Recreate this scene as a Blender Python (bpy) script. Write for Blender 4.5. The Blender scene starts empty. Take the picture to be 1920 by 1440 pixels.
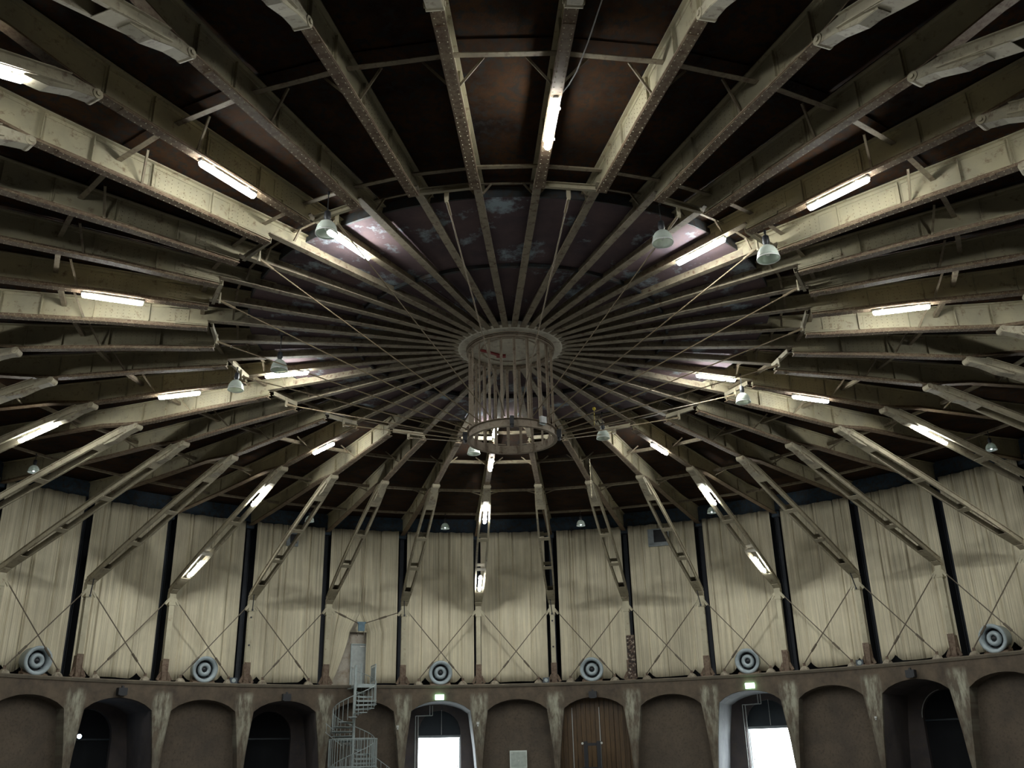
import bpy, math, random
from mathutils import Vector, Matrix
random.seed(7)
S = bpy.context.scene
COL = S.collection
PI = math.pi
# ------------------------------------------------------------------ camera
FPX, CD, PITCH, YAW, ROLL, TH0 = 1780.51, 27.8096, 0.38217, 0.00116, -0.0235, -0.08089
cam_d = bpy.data.cameras.new('camera')
cam = bpy.data.objects.new('camera', cam_d)
COL.objects.link(cam)
cam_d.sensor_fit = 'HORIZONTAL'
cam_d.sensor_width = 36.0
cam_d.lens = FPX * 36.0 / 1920.0
cam_d.clip_start = 0.05
cam_d.clip_end = 500
_r = Vector((math.cos(YAW), -math.sin(YAW), 0))
_h = Vector((math.sin(YAW), math.cos(YAW), 0))
_z = Vector((0, 0, 1))
_f = _h * math.cos(PITCH) + _z * math.sin(PITCH)
_u = -_h * math.sin(PITCH) + _z * math.cos(PITCH)
_r2 = _r * math.cos(ROLL) + _u * math.sin(ROLL)
_u2 = -_r * math.sin(ROLL) + _u * math.cos(ROLL)
cam.matrix_world = Matrix(((_r2.x, _u2.x, -_f.x, 0), (_r2.y, _u2.y, -_f.y, -CD), (_r2.z, _u2.z, -_f.z, 0), (0, 0, 0, 1)))
S.camera = cam
# ------------------------------------------------------------------ world, exposure
W = bpy.data.worlds.new('sky')
S.world = W
W.use_nodes = True
W.node_tree.nodes['Background'].inputs[0].default_value = (0.86, 0.94, 1.0, 1)
W.node_tree.nodes['Background'].inputs[1].default_value = 3.2
S.view_settings.view_transform = 'Standard'
S.view_settings.look = 'None'
S.view_settings.exposure = 2.4
S.view_settings.gamma = 1.0
S.view_settings.use_curve_mapping = False
TUBE_E = 39.0
S.cycles.max_bounces = 6
S.cycles.diffuse_bounces = 3
S.cycles.transparent_max_bounces = 8
S.cycles.caustics_reflective = False
S.cycles.caustics_refractive = False

N = 40
STEP = 2 * PI / N
FLOOR = -1.6
LEDGE = 4.14


def th(k):
    return TH0 + k * STEP


def P(r, k, z):
    a = th(k)
    return Vector((r * math.sin(a), r * math.cos(a), z))


def phi(k):
    return PI / 2 - th(k)


# ------------------------------------------------------------------ materials
def newmat(name):
    m = bpy.data.materials.new(name)
    m.use_nodes = True
    nt = m.node_tree
    return m, nt, nt.nodes['Principled BSDF']


def noise(nt, scale, detail=4, rough=0.6, vec=None, dim=None):
    n = nt.nodes.new('ShaderNodeTexNoise')
    n.inputs['Scale'].default_value = scale
    n.inputs['Detail'].default_value = detail
    n.inputs['Roughness'].default_value = rough
    if vec is not None:
        nt.links.new(vec, n.inputs['Vector'])
    return n.outputs['Fac']


def ramp(nt, fac, stops):
    r = nt.nodes.new('ShaderNodeValToRGB')
    e = r.color_ramp.elements
    while len(e) < len(stops):
        e.new(0.5)
    for el, (p, c) in zip(e, stops):
        el.position = p
        el.color = (*c, 1) if len(c) == 3 else c
    nt.links.new(fac, r.inputs['Fac'])
    return r.outputs['Color']


def mixc(nt, fac, a, b):
    m = nt.nodes.new('ShaderNodeMix')
    m.data_type = 'RGBA'
    for s, v in ((0, fac), (6, a), (7, b)):
        if isinstance(v, (int, float)):
            m.inputs[s].default_value = v
        elif isinstance(v, tuple):
            m.inputs[s].default_value = (*v, 1)
        else:
            nt.links.new(v, m.inputs[s])
    return m.outputs[2]


def wpos(nt, scale=(1, 1, 1)):
    g = nt.nodes.new('ShaderNodeNewGeometry')
    if scale == (1, 1, 1):
        return g.outputs['Position']
    mp = nt.nodes.new('ShaderNodeMapping')
    mp.inputs['Scale'].default_value = scale
    nt.links.new(g.outputs['Position'], mp.inputs['Vector'])
    return mp.outputs['Vector']


def stained(name, base, dark, rust, s1=0.9, s2=5.0, lo=0.45, hi=0.65, rough=0.75, metal=0.0, bump=0.0, scale=(1, 1, 1)):
    """paint with drifting tone and rust patches; world position so copies differ"""
    m, nt, b = newmat(name)
    p = wpos(nt, scale)
    n1 = noise(nt, s1, 5, 0.65, p)
    n2 = noise(nt, s2, 6, 0.7, p)
    c1 = ramp(nt, n1, [(0.3, dark), (0.62, base)])
    f = ramp(nt, n2, [(lo, (0, 0, 0)), (hi, (1, 1, 1))])
    c = mixc(nt, f, c1, rust)
    nt.links.new(c, b.inputs['Base Color'])
    b.inputs['Roughness'].default_value = rough
    b.inputs['Metallic'].default_value = metal
    if bump:
        bp = nt.nodes.new('ShaderNodeBump')
        bp.inputs['Strength'].default_value = bump
        bp.inputs['Distance'].default_value = 0.03
        nt.links.new(n2, bp.inputs['Height'])
        nt.links.new(bp.outputs['Normal'], b.inputs['Normal'])
    return m


def plain(name, col, rough=0.6, metal=0.0):
    m, nt, b = newmat(name)
    p = wpos(nt)
    n = noise(nt, 6.0, 3, 0.5, p)
    lo = tuple(x * 0.8 for x in col)
    nt.links.new(ramp(nt, n, [(0.3, lo), (0.7, col)]), b.inputs['Base Color'])
    b.inputs['Roughness'].default_value = rough
    b.inputs['Metallic'].default_value = metal
    return m


M = {}
M['web'] = stained('web_paint', (0.34, 0.295, 0.185), (0.24, 0.215, 0.15), (0.11, 0.06, 0.028), 0.8, 4.5, 0.56, 0.74)
M['flange'] = stained('flange_rust', (0.165, 0.120, 0.070), (0.10, 0.064, 0.036), (0.070, 0.034, 0.016), 1.4, 8.0, 0.45, 0.66)
M['rafter'] = stained('rafter_paint', (0.245, 0.205, 0.135), (0.15, 0.12, 0.082), (0.09, 0.05, 0.027), 1.6, 6.0, 0.52, 0.66)
M['strut'] = stained('strut_paint', (0.32, 0.28, 0.19), (0.21, 0.18, 0.125), (0.11, 0.065, 0.037), 1.0, 5.0, 0.55, 0.72)
M['bracket'] = stained('bracket_paint', (0.27, 0.24, 0.165), (0.18, 0.155, 0.11), (0.10, 0.06, 0.035), 1.2, 5.0, 0.52, 0.68)
M['post'] = stained('post_paint', (0.40, 0.36, 0.25), (0.29, 0.26, 0.18), (0.15, 0.09, 0.05), 0.9, 4.0, 0.58, 0.75)
M['foot'] = stained('foot_rust', (0.17, 0.12, 0.08), (0.10, 0.07, 0.045), (0.07, 0.035, 0.02), 2.0, 7.0)
M['bar'] = stained('bar_paint', (0.23, 0.19, 0.12), (0.14, 0.11, 0.075), (0.09, 0.05, 0.03), 1.2, 6.0, 0.5, 0.7)
M['roof'] = stained('roof_rust', (0.044, 0.021, 0.009), (0.009, 0.006, 0.005), (0.020, 0.018, 0.017), 0.9, 5.5, 0.48, 0.60, 0.9, 0, 0.25)
M['roofin'] = stained('roof_inner', (0.15, 0.105, 0.105), (0.085, 0.068, 0.08), (0.34, 0.41, 0.45), 0.8, 0.85, 0.555, 0.66, 0.8)
for q in ('roof', 'roofin'):
    M[q].node_tree.nodes['Principled BSDF'].inputs['Specular IOR Level'].default_value = 0.08
M['fascia'] = stained('fascia_dark', (0.055, 0.065, 0.07), (0.03, 0.035, 0.04), (0.06, 0.04, 0.03), 1.0, 5.0)
M['beam'] = stained('ring_beam_blue', (0.05, 0.085, 0.12), (0.03, 0.05, 0.075), (0.05, 0.04, 0.035), 1.0, 5.0)
M['coldark'] = plain('column_dark', (0.035, 0.04, 0.05), 0.7)
M['backing'] = plain('backing_dark', (0.015, 0.017, 0.02), 0.9)
M['hub'] = stained('hub_paint', (0.66, 0.62, 0.50), (0.46, 0.43, 0.35), (0.22, 0.15, 0.10), 1.5, 5.0, 0.55, 0.72)
M['cage'] = stained('cage_paint', (0.36, 0.30, 0.22), (0.23, 0.18, 0.13), (0.14, 0.08, 0.05), 2.0, 8.0, 0.5, 0.7)
M['red'] = plain('red_paint', (0.30, 0.03, 0.03))
M['yellow'] = plain('yellow_plastic', (0.6, 0.45, 0.03))
M['black'] = plain('black_metal', (0.012, 0.013, 0.016), 0.5)
M['housing'] = plain('lamp_housing', (0.62, 0.62, 0.6), 0.5)
M['galv'] = plain('galvanised', (0.36, 0.41, 0.40), 0.5, 0.3)
M['pipe'] = plain('white_pipe', (0.55, 0.56, 0.52), 0.5)
M['fan'] = plain('fan_grey', (0.37, 0.43, 0.45), 0.5, 0.1)
M['fandark'] = plain('fan_dark', (0.055, 0.07, 0.085), 0.5)
M['doorgrey'] = plain('grey_door', (0.40, 0.43, 0.41), 0.6)
M['cabinet'] = plain('cabinet_paint', (0.42, 0.47, 0.42), 0.6)
M['cabinetrim'] = plain('cabinet_trim', (0.62, 0.68, 0.62), 0.6)
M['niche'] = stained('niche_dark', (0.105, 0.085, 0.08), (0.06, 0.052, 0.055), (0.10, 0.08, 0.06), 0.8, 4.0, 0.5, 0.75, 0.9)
M['plaster'] = stained('reveal_plaster', (0.33, 0.34, 0.34), (0.24, 0.25, 0.26), (0.18, 0.18, 0.18), 0.8, 4.0, 0.6, 0.8, 0.9)
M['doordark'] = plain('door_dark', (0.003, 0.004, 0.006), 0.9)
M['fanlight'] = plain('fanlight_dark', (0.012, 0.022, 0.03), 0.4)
M['stub'] = stained('stub_concrete', (0.34, 0.30, 0.22), (0.2, 0.17, 0.12), (0.1, 0.07, 0.05), 2.0, 6.0)
M['floor'] = stained('floor_concrete', (0.26, 0.255, 0.25), (0.19, 0.19, 0.185), (0.06, 0.06, 0.055), 0.6, 3.0)
M['paving'] = plain('paving_light', (0.55, 0.55, 0.52), 0.8)
M['rod'] = plain('rod_steel', (0.12, 0.095, 0.065), 0.6)
M['tie'] = plain('tie_rod_steel', (0.17, 0.125, 0.07), 0.6)
M['rodlight'] = plain('rod_cream', (0.40, 0.34, 0.20), 0.6)
M['cable'] = plain('cable_grey', (0.45, 0.45, 0.42), 0.6)
M['winframe'] = plain('window_frame', (0.30, 0.33, 0.34), 0.6)
M['cloth'] = plain('grey_cloth', (0.13, 0.2, 0.24), 0.9)

# weathered strip: black with pale flakes
m, nt, b = newmat('mottled_board')
c = ramp(nt, noise(nt, 7.0, 5, 0.7, wpos(nt)), [(0.45, (0.02, 0.015, 0.012)), (0.56, (0.10, 0.06, 0.04)), (0.66, (0.45, 0.42, 0.34))])
nt.links.new(c, b.inputs['Base Color'])
b.inputs['Roughness'].default_value = 0.9
M['mottled'] = m

# curtains: beige with vertical soiling; thin dark lines paint the shade between fine pleats
m, nt, b = newmat('curtain_cloth')
uvn = nt.nodes.new('ShaderNodeUVMap')
mp = nt.nodes.new('ShaderNodeMapping')
mp.inputs['Scale'].default_value = (3.2, 0.16, 1)
nt.links.new(uvn.outputs['UV'], mp.inputs['Vector'])
oi = nt.nodes.new('ShaderNodeObjectInfo')
cx = nt.nodes.new('ShaderNodeCombineXYZ')
ml = nt.nodes.new('ShaderNodeMath')
ml.operation = 'MULTIPLY'
ml.inputs[1].default_value = 40
nt.links.new(oi.outputs['Random'], ml.inputs[0])
nt.links.new(ml.outputs[0], cx.inputs[2])
va = nt.nodes.new('ShaderNodeVectorMath')
nt.links.new(mp.outputs['Vector'], va.inputs[0])
nt.links.new(cx.outputs[0], va.inputs[1])
n1 = noise(nt, 2.2, 5, 0.7, va.outputs[0])
n2 = noise(nt, 0.5, 4, 0.6, wpos(nt))
mp2 = nt.nodes.new('ShaderNodeMapping')
mp2.inputs['Scale'].default_value = (6.5, 0.04, 1)
nt.links.new(va.outputs[0], mp2.inputs['Vector'])
n3 = noise(nt, 3.0, 3, 0.6, mp2.outputs['Vector'])
c0 = ramp(nt, n1, [(0.30, (0.49, 0.445, 0.32)), (0.62, (0.67, 0.60, 0.43))])
c1 = mixc(nt, ramp(nt, n3, [(0.36, (1, 1, 1)), (0.44, (0, 0, 0))]), c0, (0.22, 0.19, 0.145))
c2 = mixc(nt, ramp(nt, n2, [(0.45, (0, 0, 0)), (0.75, (0.5, 0.5, 0.5))]), c1, (0.36, 0.31, 0.22))
nt.links.new(c2, b.inputs['Base Color'])
b.inputs['Roughness'].default_value = 0.95
M['curtain'] = m

# arcade concrete: brown with pale lime streaks where the piers stand (uv: u in bays, v height)
m, nt, b = newmat('arcade_concrete')
p = wpos(nt)
c1 = ramp(nt, noise(nt, 1.3, 6, 0.7, p), [(0.3, (0.052, 0.039, 0.028)), (0.68, (0.120, 0.090, 0.060))])
uvn = nt.nodes.new('ShaderNodeUVMap')
sp = nt.nodes.new('ShaderNodeSeparateXYZ')
nt.links.new(uvn.outputs['UV'], sp.inputs[0])


def mth(op, a, b2=None):
    n = nt.nodes.new('ShaderNodeMath')
    n.operation = op
    for i, v in enumerate((a, b2)):
        if v is None:
            continue
        if isinstance(v, (int, float)):
            n.inputs[i].default_value = v
        else:
            nt.links.new(v, n.inputs[i])
    return n.outputs[0]


du = mth('ABSOLUTE', mth('SUBTRACT', sp.outputs[0], mth('ROUND', sp.outputs[0])))
mu = nt.nodes.new('ShaderNodeMapRange')
nt.links.new(du, mu.inputs[0])
for i, v in ((1, 0.13), (2, 0.06), (3, 0.0), (4, 1.0)):
    mu.inputs[i].default_value = v
mv = nt.nodes.new('ShaderNodeMapRange')
nt.links.new(sp.outputs[1], mv.inputs[0])
for i, v in ((1, 3.75), (2, 3.45), (3, 0.0), (4, 1.0)):
    mv.inputs[i].default_value = v
mw = nt.nodes.new('ShaderNodeMapRange')
nt.links.new(sp.outputs[1], mw.inputs[0])
for i, v in ((1, 0.8), (2, 2.6), (3, 0.25), (4, 1.0)):
    mw.inputs[i].default_value = v
mp = nt.nodes.new('ShaderNodeMapping')
mp.inputs['Scale'].default_value = (9.0, 0.55, 1)
nt.links.new(uvn.outputs['UV'], mp.inputs['Vector'])
st = nt.nodes.new('ShaderNodeMapRange')
nt.links.new(noise(nt, 1.6, 4, 0.65, mp.outputs['Vector']), st.inputs[0])
for i, v in ((1, 0.42), (2, 0.62), (3, 0.1), (4, 1.0)):
    st.inputs[i].default_value = v
fac = mth('MULTIPLY', mth('MULTIPLY', mu.outputs[0], mv.outputs[0]), mth('MULTIPLY', mw.outputs[0], st.outputs[0]))
nt.links.new(mixc(nt, fac, c1, (0.34, 0.33, 0.25)), b.inputs['Base Color'])
b.inputs['Roughness'].default_value = 0.9
M['arcade'] = m
M['infill'] = stained('infill_brick', (0.110, 0.085, 0.060), (0.070, 0.056, 0.043), (0.062, 0.046, 0.034), 0.8, 9.0, 0.5, 0.7, 0.95, 0, 0.3)
M['plank'] = stained('plank_wood', (0.105, 0.058, 0.018), (0.050, 0.027, 0.009), (0.03, 0.015, 0.006), 1.5, 5.0, 0.5, 0.7, 0.45, 0, 0, (6, 6, 0.4))


def emat(name, col, e):
    m = bpy.data.materials.new(name)
    m.use_nodes = True
    nt = m.node_tree
    nt.nodes.clear()
    o = nt.nodes.new('ShaderNodeOutputMaterial')
    em = nt.nodes.new('ShaderNodeEmission')
    em.inputs[0].default_value = (*col, 1)
    em.inputs[1].default_value = e
    nt.links.new(em.outputs[0], o.inputs[0])
    return m


M['tube'] = emat('tube_glow', (0.96, 1.0, 0.98), TUBE_E)
M['exitlit'] = emat('exit_glow', (0.45, 1.0, 0.62), 2.2)
M['exitwhite'] = emat('exit_white_glow', (0.9, 1.0, 0.95), 3.0)
M['bulb'] = emat('bulb_glow', (0.85, 0.95, 1.0), 4.0)
M['spot'] = emat('spot_glow', (0.5, 0.75, 1.0), 9.0)

# prismatic bell shade: clear plastic
m = bpy.data.materials.new('bell_plastic')
m.use_nodes = True
nt = m.node_tree
b = nt.nodes['Principled BSDF']
o = nt.nodes['Material Output']
tr = nt.nodes.new('ShaderNodeBsdfTransparent')
tr.inputs[0].default_value = (0.80, 0.84, 0.80, 1)
mx = nt.nodes.new('ShaderNodeMixShader')
fr = nt.nodes.new('ShaderNodeLayerWeight')
fr.inputs[0].default_value = 0.45
mr = nt.nodes.new('ShaderNodeMapRange')
nt.links.new(fr.outputs['Facing'], mr.inputs[0])
mr.inputs[3].default_value = 0.35
mr.inputs[4].default_value = 0.9
nt.links.new(mr.outputs[0], mx.inputs[0])
nt.links.new(tr.outputs[0], mx.inputs[1])
nt.links.new(b.outputs[0], mx.inputs[2])
nt.links.new(mx.outputs[0], o.inputs[0])
b.inputs['Base Color'].default_value = (0.62, 0.66, 0.60, 1)
b.inputs['Roughness'].default_value = 0.22
M['bell'] = m


# ------------------------------------------------------------------ mesh helpers
class MB:
    def __init__(s):
        s.v, s.f, s.uv = [], [], {}

    def add(s, verts, faces):
        o = len(s.v)
        s.v += [tuple(v) for v in verts]
        s.f += [tuple(i + o for i in f) for f in faces]
        return o

    def box(s, c, d, mat=None):
        """box centred at c with full sizes d, optionally through a matrix"""
        x, y, z = d[0] / 2, d[1] / 2, d[2] / 2
        vs = [Vector((sx * x, sy * y, sz * z)) + Vector(c) for sx in (-1, 1) for sy in (-1, 1) for sz in (-1, 1)]
        if mat is not None:
            vs = [mat @ v for v in vs]
        s.add(vs, [(0, 1, 3, 2), (4, 6, 7, 5), (0, 4, 5, 1), (2, 3, 7, 6), (0, 2, 6, 4), (1, 5, 7, 3)])

    def beam(s, p0, p1, w, h, up=Vector((0, 0, 1))):
        """rectangular bar from p0 to p1: w across, h along 'up'"""
        p0, p1 = Vector(p0), Vector(p1)
        d = p1 - p0
        L = d.length
        d.normalize()
        y = up.cross(d)
        if y.length < 1e-4:
            y = Vector((0, 1, 0)).cross(d)
            if y.length < 1e-4:
                y = Vector((1, 0, 0))
        y.normalize()
        z = d.cross(y)
        vs = []
        for p in (p0, p1):
            for sy, sz in ((-1, -1), (1, -1), (1, 1), (-1, 1)):
                vs.append(p + y * (sy * w / 2) + z * (sz * h / 2))
        s.add(vs, [(3, 2, 1, 0), (4, 5, 6, 7), (0, 1, 5, 4), (1, 2, 6, 5), (2, 3, 7, 6), (3, 0, 4, 7)])

    def tube(s, p0, p1, r, n=6, r1=None, cap=True):
        p0, p1 = Vector(p0), Vector(p1)
        r1 = r if r1 is None else r1
        d = (p1 - p0).normalized()
        a = Vector((0, 0, 1)) if abs(d.z) < 0.9 else Vector((1, 0, 0))
        x = d.cross(a).normalized()
        y = d.cross(x)
        vs = []
        for p, rr in ((p0, r), (p1, r1)):
            for i in range(n):
                t = 2 * PI * i / n
                vs.append(p + x * (rr * math.cos(t)) + y * (rr * math.sin(t)))
        fs = [(i, (i + 1) % n, n + (i + 1) % n, n + i) for i in range(n)]
        if cap:
            fs += [tuple(range(n - 1, -1, -1)), tuple(range(n, 2 * n))]
        s.add(vs, fs)

    def poly_tube(s, pts, r, n=6):
        for a, b2 in zip(pts[:-1], pts[1:]):
            s.tube(a, b2, r, n)

    def prism(s, pts, y0, y1):
        """closed polygon pts (x, z) extruded along y"""
        n = len(pts)
        vs = [(x, y0, z) for x, z in pts] + [(x, y1, z) for x, z in pts]
        fs = [tuple(range(n)), tuple(range(2 * n - 1, n - 1, -1))] + [(i, n + i, n + (i + 1) % n, (i + 1) % n) for i in range(n)]
        s.add(vs, fs)

    def strip(s, prof, y0, y1, t):
        """slab following profile prof (x, z), from y0 to y1, thickness t downward"""
        n = len(prof)
        vs = []
        for x, z in prof:
            vs += [(x, y0, z), (x, y1, z), (x, y1, z - t), (x, y0, z - t)]
        fs = []
        for i in range(n - 1):
            a, b2 = 4 * i, 4 * i + 4
            for j in range(4):
                fs.append((a + j, a + (j + 1) % 4, b2 + (j + 1) % 4, b2 + j))
        fs += [(3, 2, 1, 0), (4 * n - 4, 4 * n - 3, 4 * n - 2, 4 * n - 1)]
        s.add(vs, fs)

    def lathe(s, prof, n=24, c=(0, 0, 0), mat=None, closed=False):
        """revolve (r, z) about z"""
        m2 = len(prof)
        vs = []
        for i in range(n):
            t = 2 * PI * i / n
            for r, z in prof:
                v = Vector((r * math.cos(t) + c[0], r * math.sin(t) + c[1], z + c[2]))
                vs.append(mat @ v if mat is not None else v)
        fs = []
        for i in range(n):
            j = (i + 1) % n
            for k2 in range(m2 - 1 if not closed else m2):
                l2 = (k2 + 1) % m2
                fs.append((i * m2 + k2, j * m2 + k2, j * m2 + l2, i * m2 + l2))
        s.add(vs, fs)

    def mesh(s, name, mat, smooth=False):
        me = bpy.data.meshes.new(name)
        me.from_pydata(s.v, [], s.f)
        me.materials.append(mat)
        if s.uv:
            ul = me.uv_layers.new(name='UVMap')
            for l in me.loops:
                ul.data[l.index].uv = s.uv.get(l.vertex_index, (0, 0))
        if smooth:
            me.polygons.foreach_set('use_smooth', [True] * len(me.polygons))
        me.validate()
        me.update()
        return me


def fixn(me):
    import bmesh
    bm = bmesh.new()
    bm.from_mesh(me)
    bmesh.ops.recalc_face_normals(bm, faces=bm.faces)
    bm.to_mesh(me)
    bm.free()
    return me


def obj(name, me, parent=None, loc=None, rot=None):
    o = bpy.data.objects.new(name, me)
    COL.objects.link(o)
    if loc is not None:
        o.location = loc
    if rot is not None:
        o.rotation_euler = rot
    if parent is not None:
        o.parent = parent
    return o


def tag(o, label, cat, group=None):
    o['label'] = label
    o['category'] = cat
    if group:
        o['group'] = group
    return o


def root(name, label, cat, loc=(0, 0, 0), rz=0.0, group=None):
    o = bpy.data.objects.new(name, None)
    o.empty_display_size = 0.2
    COL.objects.link(o)
    o.location = loc
    o.rotation_euler = (0, 0, rz)
    return tag(o, label, cat, group)


def struct(o):
    o['kind'] = 'structure'
    return o


def lerp(prof, x):
    for (x0, z0), (x1, z1) in zip(prof[:-1], prof[1:]):
        if x0 <= x <= x1:
            return z0 + (z1 - z0) * (x - x0) / (x1 - x0)
    return prof[0][1] if x < prof[0][0] else prof[-1][1]


# names for ribs and bays ------------------------------------------------
SPOT = {0: "six o'clock", 4: "five o'clock", 8: "four o'clock", 12: "three o'clock", 16: "two o'clock",
        20: "twelve o'clock", 24: "ten o'clock", 28: "nine o'clock", 32: "eight o'clock", 36: "seven o'clock"}
ORD = ['', 'first', 'second', 'third']


def ribname(k):
    k %= 40
    q = k % 4
    if q == 0:
        return 'the one carrying the %s tube lamp' % SPOT[k]
    return '%s one anticlockwise from the %s tube lamp' % (ORD[q], SPOT[k - q])


def bayname(b):
    b %= 40
    return ['first', 'second', 'third', 'fourth'][b % 4] + ' bay anticlockwise from the %s tube lamp' % SPOT[b - b % 4]


BAY = {-7: 'next left of the leftmost fan', -6: 'above the leftmost fan', -5: 'above the leftmost dark arch',
       -4: 'above the second fan from left', -3: 'above the dark arch left of the stair', -2: 'above the spiral stair',
       -1: 'above the bright doorway left of centre', 0: 'above the wall cabinet', 1: 'above the wooden plank doors',
       2: 'next right of the plank doors', 3: 'above the right bright doorway', 4: 'next right of the right bright doorway',
       5: 'above the rightmost dark arch', 6: 'above the rightmost fan', 7: 'next right of the rightmost fan', 8: 'second right of the rightmost fan'}

# ------------------------------------------------------------------ large structure
# floor
mb = MB()
mb.lathe([(0.0, FLOOR), (31.0, FLOOR), (31.0, FLOOR - 0.2), (0.0, FLOOR - 0.2)], 80)
struct(obj('floor', mb.mesh('floor', M['floor'])))

# ceiling: closed backing disc, with every roof plate a part
mb = MB()
mb.lathe([(0.0, 13.75), (30.8, 13.75), (30.8, 13.95), (0.0, 13.95)], 80)
ceil = struct(obj('ceiling', mb.mesh('ceiling', M['roof'])))


def plate_mesh(r0, z0, r1, z1, mat, name):
    mb = MB()
    h = STEP / 2 * 0.985
    vs = []
    for dz in (0, 0.03):
        for r, z, s in ((r0, z0, -1), (r1, z1, -1), (r1, z1, 1), (r0, z0, 1)):
            vs.append((r * math.cos(h), s * r * math.sin(h), z + dz))
    mb.add(vs, [(0, 3, 2, 1), (4, 5, 6, 7), (0, 1, 5, 4), (1, 2, 6, 5), (2, 3, 7, 6), (3, 0, 4, 7)])
    return mb.mesh(name, mat)


ZO = [(8.02, 13.02), (13.2, 13.08), (18.1, 13.14), (23.0, 13.22), (28.4, 13.72)]
plates = [plate_mesh(a[0], a[1] + 0.04, c[0] + 0.06, c[1], M['roof'], 'roof_plate') for a, c in zip(ZO[:-1], ZO[1:])]
pin1 = plate_mesh(5.0, 12.70, 8.15, 12.79, M['roofin'], 'roof_plate')
pin2 = plate_mesh(1.55, 12.68, 5.03, 12.77, M['roofin'], 'roof_plate')
for k in range(40):
    for me in plates + [pin1, pin2]:
        o = obj('roof_plate', me, ceil, (0, 0, random.uniform(0, 0.02)), (0, 0, phi(k + 0.5)))

# fascia where the outer roof steps down to the inner one, and the ring beam on the wall head
mb = MB()
mb.lathe([(8.10, 12.80), (8.10, 13.10), (8.16, 13.10), (8.16, 12.80)], 80, closed=True)
struct(obj('trim_1', mb.mesh('fascia_ring', M['fascia'])))
mb = MB()
mb.lathe([(27.75, 12.82), (27.75, 13.66), (28.5, 13.66), (28.5, 12.70), (28.15, 12.70)], 160, closed=True)
struct(obj('trim_2', mb.mesh('ring_beam', M['beam'])))
# dark backing wall behind the curtains
mb = MB()
mb.lathe([(28.45, LEDGE - 0.1), (28.45, 13.9), (30.7, 13.9), (30.7, LEDGE - 0.1)], 120, closed=True)
struct(obj('wall_upper', mb.mesh('backing_wall', M['backing'])))
# ledge on top of the arcade
mb = MB()
mb.lathe([(26.06, LEDGE - 0.16), (26.02, LEDGE - 0.05), (26.06, LEDGE), (30.7, LEDGE + 0.02), (30.7, LEDGE - 0.16)], 160, closed=True)
struct(obj('trim_3', mb.mesh('ledge', M['arcade'])))

# arcade ------------------------------------------------------------
RF = 26.1
B0, B1 = -9, 9          # bays built in full; the rest of the wall stands behind the camera
AZ1 = LEDGE - 0.14


def arch_outline():
    left = [(0.020, FLOOR), (0.020, -0.6), (0.035, 0.0), (0.055, 1.0), (0.082, 1.9), (0.100, 2.45), (0.112, 2.80)]
    n = 9
    arc = []
    for i in range(1, n):
        t = i / n
        u = 0.112 + (0.5 - 0.112) * 2 * t
        arc.append((u, 2.80 + 0.54 * (1 - (2 * t - 1) ** 2) ** 0.82))
    right = [(1 - u, z) for u, z in reversed(left)]
    return left + arc + right


OUT = arch_outline()
NL = 7


def pol(b, u, r, z):
    return P(r, b + u, z)


def holed_panel(b, outline, nl, r, ztop, thick, mat, name, u0=0.0, u1=1.0):
    """a curved wall panel with an arched hole, with depth"""
    mb = MB()

    def V(u, z, rr):
        i = mb.add([pol(b, u, rr, z)], [])
        mb.uv[i] = (b + u, z)
        return i

    inn = [V(u, z, r) for u, z in outline]
    bck = [V(u, z, r + thick) for u, z in outline]
    edge = []
    for j, (u, z) in enumerate(outline):
        if j < nl:
            edge.append(V(u0, z, r))
        elif j >= len(outline) - nl:
            edge.append(V(u1, z, r))
        else:
            t = (u - outline[nl - 1][0]) / (outline[-nl][0] - outline[nl - 1][0])
            edge.append(V(u0 + (u1 - u0) * t, ztop, r))
    c0, c1 = V(u0, ztop, r), V(u1, ztop, r)
    n = len(outline)
    for j in range(n - 1):
        mb.f.append((inn[j], inn[j + 1], edge[j + 1], edge[j]) if not (j == nl - 1 or j == n - nl - 1) else
                    ((inn[j], inn[j + 1], edge[j + 1], c0, edge[j]) if j == nl - 1 else (inn[j], inn[j + 1], edge[j + 1], c1, edge[j])))
        mb.f.append((inn[j], bck[j], bck[j + 1], inn[j + 1]))
    me = mb.mesh(name, mat)
    return fixn(me)


def solid_panel(b, r, z0, z1, thick, mat, name, u0=0.0, u1=1.0, n=4):
    mb = MB()
    for i in range(n + 1):
        u = u0 + (u1 - u0) * i / n
        o = mb.add([pol(b, u, r, z0), pol(b, u, r, z1), pol(b, u, r + thick, z1), pol(b, u, r + thick, z0)], [])
        for q, (z, ) in enumerate(((z0,), (z1,), (z1,), (z0,))):
            mb.uv[o + q] = (b + u, z)
    for i in range(n):
        a, c = 4 * i, 4 * i + 4
        for j in range(4):
            mb.f.append((a + j, a + (j + 1) % 4, c + (j + 1) % 4, c + j))
    mb.f += [(3, 2, 1, 0), (4 * n, 4 * n + 1, 4 * n + 2, 4 * n + 3)]
    return fixn(mb.mesh(name, mat))


wall = bpy.data.objects.new('wall_far', None)
COL.objects.link(wall)
struct(wall)
DEEP = {-5: 'closed', -3: 'closed', -1: 'open', 3: 'open', 5: 'closed'}
IN_C = {-5: 0.5, -3: 0.5, -1: 0.54, 3: 0.52, 5: 0.5, -7: 0.5, 7: 0.5}


def inner_outline(c, hw=0.26):
    zs, zc = 1.75, 3.0
    left = [(c - hw, FLOOR), (c - hw, zs)]
    arc = [(c - hw * math.cos(PI * i / 12), zs + (zc - zs) * math.sin(PI * i / 12)) for i in range(1, 12)]
    return left + arc + [(c + hw, zs), (c + hw, FLOOR)]


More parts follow.
